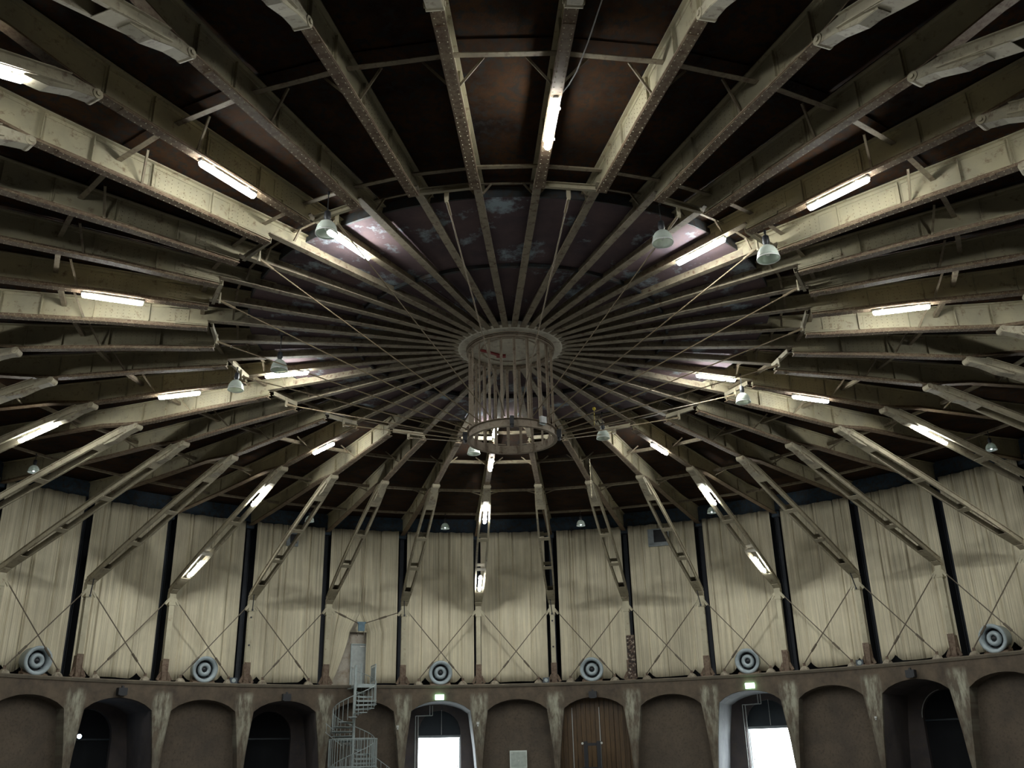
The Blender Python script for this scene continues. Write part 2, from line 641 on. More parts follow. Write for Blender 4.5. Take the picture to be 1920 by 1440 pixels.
RB = 29.3
for b in range(B0, B1 + 1):
    deep = b in DEEP
    obj('arcade_bay', holed_panel(b, OUT, NL, RF, AZ1, 3.2 if deep else 0.75, M['arcade'], 'arcade_bay'), wall)
    if not deep:
        if b == 1:
            continue
        obj('infill_panel', solid_panel(b, RF + 0.72, FLOOR, 3.7, 0.3, M['infill'], 'infill_panel'), wall)
    else:
        c = IN_C[b]
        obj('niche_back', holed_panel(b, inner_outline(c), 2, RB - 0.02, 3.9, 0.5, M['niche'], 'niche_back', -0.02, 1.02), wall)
        # lining of the niche's two side reveals and the vault
        mb = MB()
        for side in (0, 1):
            pts = [(u, z) for u, z in OUT[:NL]] if side == 0 else [(u, z) for u, z in OUT[-NL:]]
            s = 0.004 if side == 0 else -0.004
            for (u, z), (u2, z2) in zip(pts[:-1], pts[1:]):
                mb.add([pol(b, u + s, RF + 0.12, z), pol(b, u2 + s, RF + 0.12, z2), pol(b, u2 + s, RB, z2), pol(b, u + s, RB, z)], [(0, 1, 2, 3)])
        arcp = OUT[NL - 1:-NL + 1]
        for (u, z), (u2, z2) in zip(arcp[:-1], arcp[1:]):
            mb.add([pol(b, u, RF + 0.12, z - 0.015), pol(b, u2, RF + 0.12, z2 - 0.015), pol(b, u2, RB, z2 - 0.015), pol(b, u, RB, z - 0.015)], [(0, 1, 2, 3)])
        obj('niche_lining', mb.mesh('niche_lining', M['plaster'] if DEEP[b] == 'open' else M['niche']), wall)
# plain wall closing the drum behind the camera
mb = MB()
na = 60
a0, a1 = th(B1 + 1), th(B0) + 2 * PI
for i in range(na + 1):
    a = a0 + (a1 - a0) * i / na
    for r, z in ((29.4, FLOOR), (29.4, LEDGE), (30.0, LEDGE), (30.0, FLOOR)):
        mb.add([(r * math.sin(a), r * math.cos(a), z)], [])
for i in range(na):
    for j in range(4):
        mb.f.append((4 * i + j, 4 * i + (j + 1) % 4, 4 * i + 4 + (j + 1) % 4, 4 * i + 4 + j))
struct(obj('wall_near', mb.mesh('wall_near', M['arcade'])))
# paving outside the doors
mb = MB()
for b in (-1, 3):
    q = [P(30.2, b - 0.6, FLOOR), P(30.2, b + 1.6, FLOOR), P(60, b + 1.6, FLOOR), P(60, b - 0.6, FLOOR)]
    mb.add(q + [v - Vector((0, 0, 0.2)) for v in q], [(0, 1, 2, 3), (4, 7, 6, 5), (0, 4, 5, 1), (1, 5, 6, 2), (2, 6, 7, 3), (3, 7, 4, 0)])
struct(obj('ground', mb.mesh('ground', M['paving'])))

# doors in the deep niches -------------------------------------------
dn = 0
for b, kind in DEEP.items():
    c = IN_C[b]
    dn += 1
    rd = RB + 0.25
    door = bpy.data.objects.new('door_%d' % dn, None)
    COL.objects.link(door)
    struct(door)
    if kind == 'closed':
        # two leaves and an arched fanlight
        for s in (0, 1):
            ua, ub = (c - 0.27, c - 0.0004) if s == 0 else (c - 0.0002, c + 0.27)
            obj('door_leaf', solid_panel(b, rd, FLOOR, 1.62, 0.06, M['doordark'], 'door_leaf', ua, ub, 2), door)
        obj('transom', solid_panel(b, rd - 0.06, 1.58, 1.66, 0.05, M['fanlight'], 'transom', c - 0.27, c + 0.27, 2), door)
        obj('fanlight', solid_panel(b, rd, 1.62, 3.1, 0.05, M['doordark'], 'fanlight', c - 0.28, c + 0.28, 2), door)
    else:
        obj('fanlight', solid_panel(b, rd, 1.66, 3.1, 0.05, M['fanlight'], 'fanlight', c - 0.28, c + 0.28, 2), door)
        obj('transom', solid_panel(b, rd - 0.03, 1.55, 1.68, 0.14, M['winframe'], 'transom', c - 0.27, c + 0.27, 2), door)
        for uj in (c - 0.262, c + 0.25):
            obj('door_jamb', solid_panel(b, rd - 0.05, FLOOR, 1.6, 0.16, M['winframe'], 'door_jamb', uj, uj + 0.012, 1), door)
        # leaf swung outward, seen edge-on beside the opening
        hinge = c + 0.25 if b == -1 else c - 0.25
        dirn = -0.035 if b == -1 else 0.05
        mb = MB()
        p0, p1 = P(rd + 0.1, b + hinge, 0), P(rd + 1.05, b + hinge + dirn * 1.9, 0)
        mb.beam(Vector((p0.x, p0.y, -0.02)), Vector((p1.x, p1.y, -0.02)), 0.06, 3.1)
        leaf = obj('door_leaf', mb.mesh('door_leaf', M['doorgrey']), door)
        mb = MB()
        nrm = Vector((p1.y - p0.y, -(p1.x - p0.x), 0)).normalized() * (0.05 if b == -1 else 0.05)
        for s in (-1, 1):
            a = p0.lerp(p1, 0.15) + nrm * s
            e = p0.lerp(p1, 0.9) + nrm * s
            mb.tube((a.x, a.y, 0.05), (e.x, e.y, 0.05), 0.025)
        obj('push_bar', mb.mesh('push_bar', M['pipe']), leaf)

# plank doors in bay 1 ------------------------------------------------
dn += 1
door = bpy.data.objects.new('door_%d' % dn, None)
COL.objects.link(door)
struct(door)
npl = 16
for i in range(npl):
    ua, ub = 0.02 + 0.96 * i / npl, 0.02 + 0.96 * (i + 1) / npl - 0.004
    obj('plank', solid_panel(1, RF + 0.70 + random.uniform(0, 0.025), FLOOR, 3.65, 0.05, M['plank'], 'plank', ua, ub, 1), door)
obj('door_backing', solid_panel(1, RF + 0.79, FLOOR, 3.7, 0.1, M['doordark'], 'door_backing', 0.0, 1.0, 3), door)
for ua in (0.20, 0.548):
    obj('edge_strip', solid_panel(1, RF + 0.66, -1.0, 2.85, 0.035, M['pipe'], 'edge_strip', ua, ua + 0.008, 1), door)
for ua in (0.72, 0.86):
    obj('cover_strip', solid_panel(1, RF + 0.665, FLOOR, 2.6, 0.03, M['plank'], 'cover_strip', ua, ua + 0.012, 1), door)

# ------------------------------------------------------------------ roof girders
LOW = [(9.3, 12.30), (12.0, 12.30), (15.1, 12.22), (15.7, 12.27), (17.0, 12.42), (21.0, 12.48), (27.7, 12.64)]
TOP = [(7.7, 12.94), (15.0, 13.00), (20.0, 13.12), (23.5, 13.24), (27.8, 13.60)]
ox, oz = 15.0, 12.5


def loc2(pts):
    return [(x - ox, z - oz) for x, z in pts]


mb = MB()
mb.prism(loc2([(7.7, 12.60), (9.28, 12.58)] + LOW + list(reversed(TOP))), -0.008, 0.008)
G_web = mb.mesh('web', M['web'])
mb = MB()
mb.strip(loc2(LOW), -0.125, 0.125, 0.035)
for s in (-1, 1):
    mb.strip([(x, z + 0.10) for x, z in loc2(LOW)], min(s * 0.008, s * 0.026), max(s * 0.008, s * 0.026), 0.10)
mb.strip(loc2([(9.75, 12.265), (12.0, 12.265), (14.6, 12.20)]), -0.11, 0.11, 0.018)
G_low = mb.mesh('bottom_flange', M['flange'])
mb = MB()
mb.strip([(x, z + 0.03) for x, z in loc2(TOP)], -0.11, 0.11, 0.03)
for s in (-1, 1):
    mb.strip(loc2(TOP), min(s * 0.008, s * 0.024), max(s * 0.008, s * 0.024), 0.08)
G_top = mb.mesh('top_flange', M['web'])
mb = MB()   # stepped end angles at the inner end of the deep part
for s in (-1, 1):
    a, c = (0.008, 0.05) if s == 1 else (-0.05, -0.008)
    mb.strip(loc2([(9.28, 12.47), (10.2, 12.47)]), a, c, 0.045)
    a, c = (0.008, 0.075) if s == 1 else (-0.075, -0.008)
    mb.strip(loc2([(9.28, 12.40), (10.2, 12.40)]), a, c, 0.03)
G_end = mb.mesh('end_angle', M['web'])
mb = MB()
for s in (-1, 1):
    mb.box((10.15 - ox, s * 0.016, 12.69 - oz), (0.62, 0.016, 0.44))
G_splice = mb.mesh('splice_plate', M['web'])
mb = MB()
for s in (-1, 1):
    mb.box((11.75 - ox, s * 0.014, 12.64 - oz), (1.3, 0.012, 0.44))
G_patch = mb.mesh('web_plate', M['web'])
G_stiff = []
for x in (10.95, 12.5, 13.9, 15.0, 18.6, 21.6, 24.6):
    mb = MB()
    z0, z1 = lerp(LOW, x) + 0.1, lerp(TOP, x) - 0.02
    for s in (-1, 1):
        mb.box((x - ox, s * 0.045, (z0 + z1) / 2 - oz), (0.02, 0.07, z1 - z0))
        mb.box((x + 0.03 - ox, s * 0.014, (z0 + z1) / 2 - oz), (0.06, 0.012, z1 - z0))
    G_stiff.append(mb.mesh('stiffener', M['web']))
# inner rafter
RL = [(1.62, 12.40), (5.0, 12.50), (8.3, 12.56), (9.3, 12.57)]
mb = MB()
mb.strip(loc2(RL), -0.095, 0.095, 0.03)
mb.prism(loc2([(1.62, 12.40), (5.0, 12.50), (8.3, 12.56), (8.3, 12.78), (5.0, 12.70), (1.62, 12.64)]), -0.012, 0.012)
G_raf = mb.mesh('rafter', M['rafter'])
mb = MB()   # small bolts: rivets on flange and web


def rivet(c, ax, r=0.017, h=0.013):
    c, ax = Vector(c), Vector(ax)
    t = Vector((1, 0, 0))
    w = ax.cross(t)
    vs = [c + t * r, c + w * r, c - t * r, c - w * r, c + ax * h]
    mb.add(vs, [(0, 1, 4), (1, 2, 4), (2, 3, 4), (3, 0, 4)])


x = 9.4
while x < 15.0:
    zz = lerp(LOW, x) - 0.035 - (0.018 if 9.75 < x < 14.6 else 0)
    for y in (-0.075, 0.075):
        rivet((x - ox, y, zz - oz), (0, 0, -1))
    for s in (-1, 1):
        rivet((x + 0.07 - ox, s * 0.026, lerp(LOW, x) + 0.055 - oz), (0, s, 0), 0.014)
    x += 0.15
G_riv = mb.mesh('flange_rivets', M['web'])
mb = MB()
for i in range(8):
    for j in range(4):
        for s in (-1, 1):
            rivet((11.2 + 0.16 * i - ox, s * 0.02, 12.48 + 0.105 * j - oz), (0, s, 0), 0.013)
for i in range(4):
    for j in range(4):
        for s in (-1, 1):
            rivet((9.92 + 0.15 * i - ox, s * 0.024, 12.53 + 0.1 * j - oz), (0, s, 0), 0.013)
G_riv2 = mb.mesh('web_rivets', M['flange'])

for k in range(40):
    kk = k
    g = root('roof_girder', 'riveted steel roof girder, ' + ribname(kk), 'girder', P(ox, k, oz), phi(k), 'radial roof girders')
    obj('web', G_web, g)
    obj('bottom_flange', G_low, g)
    obj('top_flange', G_top, g)
    obj('end_angle', G_end, g)
    obj('splice_plate', G_splice, g)
    obj('web_plate', G_patch, g)
    for me in G_stiff:
        obj('stiffener', me, g)
    obj('rafter', G_raf, g)
    rv = obj('flange_rivets', G_riv, g)
    rv['kind'] = 'stuff'
    rv = obj('web_rivets', G_riv2, g)
    rv['kind'] = 'stuff'

# ------------------------------------------------------------------ struts
SA, SB = Vector((15.75, 0, 12.06)), Vector((26.25, 0, 8.55))
SD = (SB - SA).normalized()
SN = Vector((0, 1, 0)).cross(SD) * -1
if SN.z < 0:
    SN = -SN
SO = Vector((15.2, 0, 12.15))


def rail(side):
    mb = MB()
    n = 10
    ring = []
    for i in range(n + 1):
        t = i / n
        y = 0.115 + 0.10 * math.sin(PI * min(1, t * 1.02)) ** 0.7 if t < 1 else 0.115
        p = SA.lerp(SB, t)
        h = 0.13
        prof = [(0, -h), (0, h), (0.085, h), (0.085, h - 0.022), (0.022, h - 0.022), (0.022, -h + 0.022), (0.085, -h + 0.022), (0.085, -h)]
        ring.append([p + SN * v + Vector((0, side * (y + w), 0)) - SO for w, v in prof])
    vs = [v for r in ring for v in r]
    m2 = 8
    fs = []
    for i in range(n):
        for j in range(m2):
            fs.append((i * m2 + j, i * m2 + (j + 1) % m2, (i + 1) * m2 + (j + 1) % m2, (i + 1) * m2 + j))
    fs += [tuple(range(m2)), tuple(range(n * m2 + m2 - 1, n * m2 - 1, -1))]
    mb.add(vs, fs)
    return fixn(mb.mesh('rail', M['strut']))


R1, R2 = rail(1), rail(-1)
BAT = []
for t in (0.10, 0.38, 0.645, 0.92):
    mb = MB()
    hw = 0.115 + 0.10 * math.sin(PI * t) ** 0.7
    p = SA.lerp(SB, t) - SO
    L = 0.3 if t not in (0.92, 0.10) else (1.1 if t > 0.5 else 0.75)
    for s in (-1, 1):
        c = p + SN * (s * 0.135)
        mb.beam(c - SD * (L / 2), c + SD * (L / 2), 2 * hw + 0.1, 0.014, SN)
    BAT.append(mb.mesh('batten_plate', M['strut']))
mb = MB()   # head bracket: two cheek plates, belly plate
poly = [(15.1, 12.22), (16.1, 12.14), (16.7, 11.92), (16.62, 11.60), (16.15, 11.68), (15.62, 11.92), (15.15, 12.04)]
for s in (-1, 1):
    a, c = sorted((s * 0.125, s * 0.145))
    mb.prism([(x - SO.x, z - SO.z) for x, z in poly], a, c)
for (xa, za), (xb, zb) in zip([(15.2, 12.03), (15.62, 11.92), (16.15, 11.68)], [(15.62, 11.92), (16.15, 11.68), (16.62, 11.60)]):
    mb.beam(Vector((xa, 0, za)) - SO, Vector((xb, 0, zb)) - SO, 0.27, 0.02)
S_head = fixn(mb.mesh('head_bracket', M['bracket']))
mb = MB()
mb.tube(Vector((15.2, -0.16, 12.12)) - SO, Vector((15.2, 0.16, 12.12)) - SO, 0.11, 14)
mb.tube(Vector((15.2, -0.19, 12.12)) - SO, Vector((15.2, 0.19, 12.12)) - SO, 0.05, 10)
S_pin = mb.mesh('knee_pin', M['strut'])
mb = MB()
mb.beam(Vector((26.0, 0, 8.62)) - SO, Vector((26.42, 0, 8.42)) - SO, 0.34, 0.3)
mb.box(Vector((26.4, 0, 8.38)) - SO, (0.3, 0.3, 0.16))
S_foot = mb.mesh('foot_bracket', M['strut'])
for k in range(40):
    far = k <= 13 or k >= 27
    if not far and k not in (14, 15, 16, 17, 18, 19, 20, 21, 22, 23, 24, 25, 26):
        continue
    s = root('roof_strut', 'twin-rail raking strut, ' + ribname(k), 'strut', P(SO.x, k, SO.z), phi(k), 'raking struts')
    obj('rail', R1, s)
    obj('rail', R2, s)
    for me in BAT:
        obj('batten_plate', me, s)
    obj('head_bracket', S_head, s)
    obj('knee_pin', S_pin, s)
    obj('foot_bracket', S_foot, s)

# ------------------------------------------------------------------ purlins


def purlin_meshes(r, z, zflange, brace, sec, lean=0.0):
    L = 2 * r * math.sin(STEP / 2)
    mb = MB()
    mb.box((0, 0, 0), (0.014, L - 0.03, sec))
    mb.box((sec / 2, 0, -sec / 2 + 0.007), (sec, L - 0.03, 0.014))
    bar = mb.mesh('angle_bar', M['bar'])
    br = []
    if brace:
        for s in (-1, 1):
            mb = MB()
            mb.beam((0.02 - lean, s * (L / 2 - 0.09), zflange - z + 0.03), (0.02 - lean * 0.5, s * (L / 2 - L * brace), -sec / 2 + lean * 0.35), 0.010, 0.05, Vector((1, 0, 0)))
            mb.beam((0.05 - lean, s * (L / 2 - 0.09), zflange - z + 0.03), (0.05 - lean * 0.5, s * (L / 2 - L * brace), -sec / 2 + lean * 0.35), 0.05, 0.010, Vector((1, 0, 0)))
            br.append(mb.mesh('knee_brace', M['bar']))
    return bar, br


def put_purlin(r, z, b, ms, name, text, group):
    a = (b + 0.5)
    rr = r * math.cos(STEP / 2)
    p = root(name, text + ', ' + bayname(b), 'purlin', P(rr, a, z), phi(a), group)
    obj('angle_bar', ms[0], p)
    for me in ms[1]:
        obj('knee_brace', me, p)


PA = purlin_meshes(13.25, 12.72, 12.31, 0.30, 0.12, 0.55)
PB = purlin_meshes(18.1, 12.74, 12.47, 0.24, 0.11)
PC = purlin_meshes(22.9, 12.76, 12.5, 0, 0.10)
PD = purlin_meshes(9.42, 12.80, 0, 0, 0.11)
PE = purlin_meshes(8.55, 12.92, 12.585, 0.22, 0.06)
for b in range(40):
    put_purlin(13.25, 12.72, b, PA, 'braced_purlin', 'braced middle ring purlin', 'middle ring purlins')
    put_purlin(9.42, 12.80, b, PD, 'inner_purlin', 'innermost ring purlin', 'inner ring purlins')
    put_purlin(8.55, 12.92, b, PE, 'eaves_purlin', 'thin braced inner edge purlin', 'inner edge purlins')
    if b <= 16 or b >= 23:
        put_purlin(18.1, 12.74, b, PB, 'outer_purlin', 'braced purlin past the strut heads', 'second ring purlins')
    if b <= 9 or b >= 30:
        put_purlin(22.9, 12.76, b, PC, 'wall_side_purlin', 'plain wall-side purlin', 'wall side purlins')
# ring bars in every other bay with the tie rods that run down to the cage
mb = MB()
LB = 2 * 9.15 * math.sin(STEP / 2) - 0.16
mb.box((0, 0, 0), (0.014, LB, 0.15))
for s in (-1, 1):
    mb.box((0.04, 0, s * 0.068), (0.08, LB, 0.014))
RBAR = mb.mesh('channel', M['strut'])
mb = MB()
mb.box((-0.05, 0, -0.13), (0.03, 0.10, 0.26))
mb.box((-0.05, 0, -0.27), (0.05, 0.07, 0.10))
RLUG = mb.mesh('hanger_lug', M['strut'])
for b in range(1, 40, 2):
    a = b + 0.5
    rr = 9.15 * math.cos(STEP / 2)
    p = root('ring_bar', 'short channel bar with tie rod, ' + bayname(b), 'bar', P(rr, a, 12.46), phi(a), 'ring bars')
    obj('channel', RBAR, p)
    obj('hanger_lug', RLUG, p)
    p0, p1 = P(rr - 0.06, a, 12.22), P(1.38, a, 9.62)
    ro = root('tie_rod', 'tie rod from roof ring to cage, ' + bayname(b), 'rod', p0, 0, 'tie rods')
    d = p1 - p0
    mb = MB()
    mb.tube((0, 0, 0), d, 0.018, 6)
    obj('rod', mb.mesh('rod', M['tie']), ro)
    mb = MB()
    u = d.normalized()
    mb.tube(u * 0.02, u * 0.45, 0.036, 8)
    obj('turnbuckle', mb.mesh('turnbuckle', M['tie']), ro)
# thin ring under the inner roof joint
mb = MB()
mb.lathe([(4.96, 12.60), (4.96, 12.70), (5.04, 12.70), (5.04, 12.60)], 80, closed=True)
struct(obj('trim_4', mb.mesh('joint_ring', M['fascia'])))

# ------------------------------------------------------------------ hub and cage
hub = root('roof_hub', 'pale round steel hub plate where all rafters meet', 'hub', (0, 0, 12.36))
mb = MB()
mb.lathe([(0, 0.0), (1.62, 0.0), (1.80, 0.04), (1.80, 0.16), (0, 0.16)], 40)
obj('plate', mb.mesh('plate', M['hub']), hub)
for k in range(40):
    mb = MB()
    mb.box((1.86, 0, 0.05), (0.2, 0.12, 0.05))
    if k == 0:
        SHOE = mb.mesh('rafter_shoe', M['hub'])
    obj('rafter_shoe', SHOE, hub, rot=(0, 0, phi(k)))
mb = MB()
mb.lathe([(1.30, -0.02), (1.30, 0.0), (1.42, 0.0), (1.42, -0.02)], 40, closed=True)
mb.lathe([(0.9, -0.02), (0.9, 0.0), (0.95, 0.0), (0.95, -0.02)], 40, closed=True)
obj('seam_ring', mb.mesh('seam_ring', M['cage']), hub)
mb = MB()
mb.beam((-0.95, -0.1, -0.03), (-0.35, 0.35, -0.03), 0.10, 0.05)
mb.box((-0.30, 0.42, -0.03), (0.3, 0.16, 0.06))
o = obj('painted_bracket', mb.mesh('painted_bracket', M['red']), hub)
o['label'] = 'red bracket on the hub plate'

cage = root('hanging_cage', 'round cage of vertical steel bars hanging below the hub', 'cage', (0, 0, 9.42))
NBAR = 20
mb = MB()
mb.box((0, 0, 1.46), (0.012, 0.085, 2.92))
mb.box((0.03, 0.038, 1.46), (0.06, 0.010, 2.92))
CB = mb.mesh('cage_bar', M['cage'])
for i in range(NBAR):
    a = 2 * PI * (i + 0.3) / NBAR
    obj('cage_bar', CB, cage, (1.28 * math.cos(a), 1.28 * math.sin(a), 0), (0, 0, a))
for nm, z, h in (('bottom_ring', 0.0, 0.24), ('top_ring', 2.84, 0.07)):
    mb = MB()
    mb.lathe([(1.29, z - h / 2), (1.29, z + h / 2), (1.33, z + h / 2), (1.33, z - h / 2)], 48, closed=True)
    mb.lathe([(1.29, z - h / 2 - 0.012), (1.29, z - h / 2), (1.40, z - h / 2), (1.40, z - h / 2 - 0.012)], 48, closed=True)
    mb.lathe([(1.29, z + h / 2), (1.29, z + h / 2 + 0.012), (1.40, z + h / 2 + 0.012), (1.40, z + h / 2)], 48, closed=True)
    obj(nm, mb.mesh(nm, M['cage']), cage)
for i, (a, lab) in enumerate(((PI * 1.02, 'left'), (PI * 1.5, 'near'), (PI * 1.97, 'right'))):
    f = root('rim_box', 'small black box on the %s side of the cage rim' % lab, 'box', (1.42 * math.cos(a), 1.42 * math.sin(a), 9.42), a)
    mb = MB()
    mb.box((0.03, 0, 0.02), (0.14, 0.12, 0.26))
    obj('body', mb.mesh('body', M['black']), f)
    mb = MB()
    mb.tube((0.03, 0, -0.11), (0.03, 0, -0.2), 0.05, 10)
    obj('spout', mb.mesh('spout', M['black']), f)
a = PI * 1.72
f = root('floodlight', 'small pale floodlight clamped on the near right cage rim', 'floodlight', (1.42 * math.cos(a), 1.42 * math.sin(a), 9.50), a)
mb = MB()
mb.box((0.04, 0, 0.05), (0.10, 0.2, 0.2))
obj('body', mb.mesh('body', M['housing']), f)
mb = MB()
mb.box((0.0, 0, -0.08), (0.03, 0.24, 0.03))
obj('bracket', mb.mesh('bracket', M['galv']), f)

# ------------------------------------------------------------------ tube lamps
mb = MB()
mb.box((0, 0, 0.065), (1.60, 0.10, 0.04))
mb.box((0, 0, 0.04), (1.58, 0.13, 0.02))
L_house = mb.mesh('housing', M['housing'])
mb = MB()
pr = [(0.078 * math.cos(t), -0.085 * math.sin(t) + 0.018 if math.sin(t) > 0 else -0.03 * math.sin(t) + 0.018) for t in [-0.4 + (PI + 0.8) * i / 12 for i in range(13)]]
n = len(pr)
vs, fs = [], []
xs = [(-0.785, 0.45), (-0.765, 0.85), (-0.73, 1.0), (0.73, 1.0), (0.765, 0.85), (0.785, 0.45)]
for x, sc in xs:
    vs += [(x, y * sc, (z - 0.018) * sc + 0.018) for y, z in pr]
for i in range(len(xs) - 1):
    for j in range(n - 1):
        fs.append((i * n + j, i * n + j + 1, (i + 1) * n + j + 1, (i + 1) * n + j))
    fs.append((i * n + n - 1, i * n, (i + 1) * n, (i + 1) * n + n - 1))
fs += [tuple(range(n)), tuple(range(len(xs) * n - 1, (len(xs) - 1) * n - 1, -1))]
mb.add(vs, fs)
L_diff = fixn(mb.mesh('diffuser', M['tube']))
L_clip = []
for x in (-0.5, 0.5):
    mb = MB()
    for s in (-1, 1):
        mb.box((x, s * 0.105, 0.03), (0.05, 0.035, 0.035))
    mb.box((x, 0, 0.095), (0.06, 0.06, 0.05))
    L_clip.append(mb.mesh('clip', M['housing']))


def lamp(k, r, z, tilt, label):
    l = root('tube_lamp', label, 'lamp', P(r, k, z), 0, 'fluorescent tube lamps')
    l.rotation_euler = (0, tilt, phi(k))
    obj('housing', L_house, l)
    obj('diffuser', L_diff, l)
    for me in L_clip:
        obj('clip', me, l)


tilt = math.atan2(SA.z - SB.z, SB.x - SA.x)
for k in range(0, 40, 4):
    lamp(k, 11.8, 12.13, 0.0, "glowing tube lamp under the roof girder at %s around the cage" % SPOT[k])
    c = SA + SD * ((17.35 - SA.x) / SD.x) - SN * 0.21
    lamp(k, c.x, c.z, tilt, "glowing tube lamp high on the strut at %s around the cage" % SPOT[k])
    if k in (0, 4, 8, 32, 36):
        c = SA + SD * ((23.85 - SA.x) / SD.x) - SN * 0.21
        lamp(k, c.x, c.z, tilt, "glowing tube lamp low on the strut at %s around the cage" % SPOT[k])
    if k % 8 == 0:
        lamp(k, 8.15 if k == 0 else 7.78, 12.43, -0.02, "glowing tube lamp under the inner rafter at %s around the cage" % SPOT[k])

# ------------------------------------------------------------------ bell lamps
prof = [(0.045, 0.34), (0.10, 0.325), (0.17, 0.27), (0.225, 0.18), (0.25, 0.07), (0.255, 0.0)]
mb = MB()
mb.lathe(prof + [(r - 0.012, z) for r, z in reversed(prof)], 28)
B_shade = mb.mesh('shade', M['bell'], True)
mb = MB()
mb.lathe([(0.247, -0.012), (0.247, 0.012), (0.263, 0.012), (0.263, -0.012)], 28, closed=True)
B_rim = mb.mesh('rim', M['housing'], True)
mb = MB()
mb.lathe([(0, 0.60), (0.05, 0.60), (0.075, 0.57), (0.085, 0.42), (0.06, 0.36), (0.045, 0.33), (0, 0.33)], 16)
B_cap = mb.mesh('ballast_cap', M['black'], True)
mb = MB()
mb.lathe([(0, 0.08), (0.035, 0.09), (0.055, 0.14), (0.05, 0.2), (0.025, 0.27), (0.025, 0.33), (0, 0.33)], 14)
B_bulb = mb.mesh('bulb', M['housing'], True)
B_bulb2 = mb.mesh('bulb', M['bulb'], True)


def bell(k, r, z, ztop, label, group, lit=False, sc=1.0, cord=True):
    o = root('bell_lamp', label, 'lamp', P(r, k, z), 0, group)
    o.scale = (sc, sc, sc)
    obj('shade', B_shade, o)
    obj('rim', B_rim, o)
    obj('ballast_cap', B_cap, o)
    if lit:
        mb2 = MB()
        mb2.lathe([(0, 0.02), (0.03, 0.03), (0.04, 0.055), (0.03, 0.08), (0, 0.09)], 12)
        obj('bulb', mb2.mesh('bulb', M['bulb'], True), o)
    else:
        obj('bulb', B_bulb, o)
    if cord:
        mb2 = MB()
        mb2.tube((0, 0, 0.58), (0, 0, (ztop - z) / sc), 0.014, 6)
        mb2.tube((0, 0, (ztop - z) / sc - 0.08), (0, 0, (ztop - z) / sc), 0.03, 8)
        obj('hanger', mb2.mesh('hanger', M['black']), o)


bell(-16.6, 9.62, 11.58, 12.72, 'clear bell lamp in front of the upper left inner tube lamp', 'clear bell lamps')
bell(17.72, 8.75, 11.55, 12.70, 'clear bell lamp left of the upper right inner tube lamp', 'clear bell lamps')
bell(15.72, 9.50, 11.60, 12.42, 'pale bell lamp right of the upper right inner tube lamp', 'clear bell lamps', sc=1.1)
bell(-8.75, 9.08, 11.62, 12.42, 'clear bell lamp right of the girder tube lamp at left below centre', 'clear bell lamps')
bell(8.05, 8.76, 11.62, 12.70, 'clear bell lamp below the inner tube lamp at right', 'clear bell lamps')
bell(-0.65, 8.50, 11.58, 12.46, 'pale bell lamp at the lower left of the hanging cage', 'clear bell lamps')
bell(3.50, 7.75, 11.62, 12.70, 'clear bell lamp at the lower right of the hanging cage', 'clear bell lamps')
bell(-10.2, 7.2, 11.50, 12.66, 'clear bell lamp just behind the inner tube lamp at left', 'clear bell lamps')
for k, lab in ((-2.55, 'above the curtain at the dark arch left of the stair'), (-0.53, 'above the curtain at the bright doorway left of centre'),
               (1.52, 'above the curtain at the plank doors'), (3.48, 'above the curtain at the right bright doorway'),
               (-6.42, 'near the left edge of the photo'), (7.45, 'near the right edge of the photo')):
    bell(k, 22.8, 11.92, 12.74, 'dim bell lamp ' + lab, 'bell lamps near the wall', True, 0.9)

# ------------------------------------------------------------------ wall columns, posts, braces, curtains
RP = 26.38
mb = MB()
for s in (-1, 1):
    mb.box((s * 0.12, 0, 2.0), (0.02, 0.25, 4.0))
mb.box((0, 0, 2.0), (0.24, 0.016, 4.0))
PO_sh = mb.mesh('shaft', M['post'])
mb = MB()
mb.box((0, 0, 0.02), (0.55, 0.6, 0.05))
for s in (-1, 1):
    mb.prism([(-0.24, 0.03), (0.24, 0.03), (0.15, 0.98), (-0.15, 0.98)], s * 0.135 - 0.01, s * 0.135 + 0.01)
mb.box((-0.15, 0, 0.55), (0.03, 0.32, 1.0))
for s in (-1, 1):
    mb.beam((-0.1, s * 0.14, 0.42), (-0.14, s * 0.33, 0.05), 0.05, 0.14)
PO_ft = mb.mesh('foot', M['foot'])
mb = MB()
mb.prism([(-0.16, 3.62), (0.16, 3.62), (0.16, 4.18), (-0.16, 4.18)], -0.16, 0.16)
for s in (-1, 1):
    mb.beam((-0.14, s * 0.13, 3.95), (-0.14, s * 0.34, 3.66), 0.05, 0.13)
PO_gu = mb.mesh('gusset', M['post'])
mb = MB()
mb.tube((-0.13, 0, 0), (-0.16, 0, 0), 0.05, 8)
PO_bo = mb.mesh('bolt', M['black'])
mb = MB()
for s in (-1, 1):
    mb.box((0, s * 0.11, (12.72 - LEDGE) / 2), (0.26, 0.016, 12.72 - LEDGE))
mb.box((0, 0, (12.72 - LEDGE) / 2), (0.016, 0.22, 12.72 - LEDGE))
CO = mb.mesh('column', M['coldark'])
mb = MB()
mb.box((0, 0, 0), (0.5, 0.42, 0.3))
CO_head = mb.mesh('column_head', M['beam'])
for k in range(-7, 9):
    bl = BAY[k]
    c = root('wall_column', 'dark wall column left of the bay ' + bl, 'column', P(28.02, k, LEDGE), phi(k), 'dark wall columns')
    obj('shaft', CO, c)
    obj('head', CO_head, c, (-0.05, 0, 12.72 - LEDGE - 0.12))
    p = root('steel_post', 'beige post left of the bay ' + bl, 'post', P(RP, k, LEDGE), phi(k), 'beige posts')
    obj('shaft', PO_sh, p)
    obj('foot', PO_ft, p)
    obj('gusset', PO_gu, p)
    if k in (1, -3):
        for d in (0.95, 1.9, 3.3):
            obj('bolt', PO_bo, p, (0, 0, d))
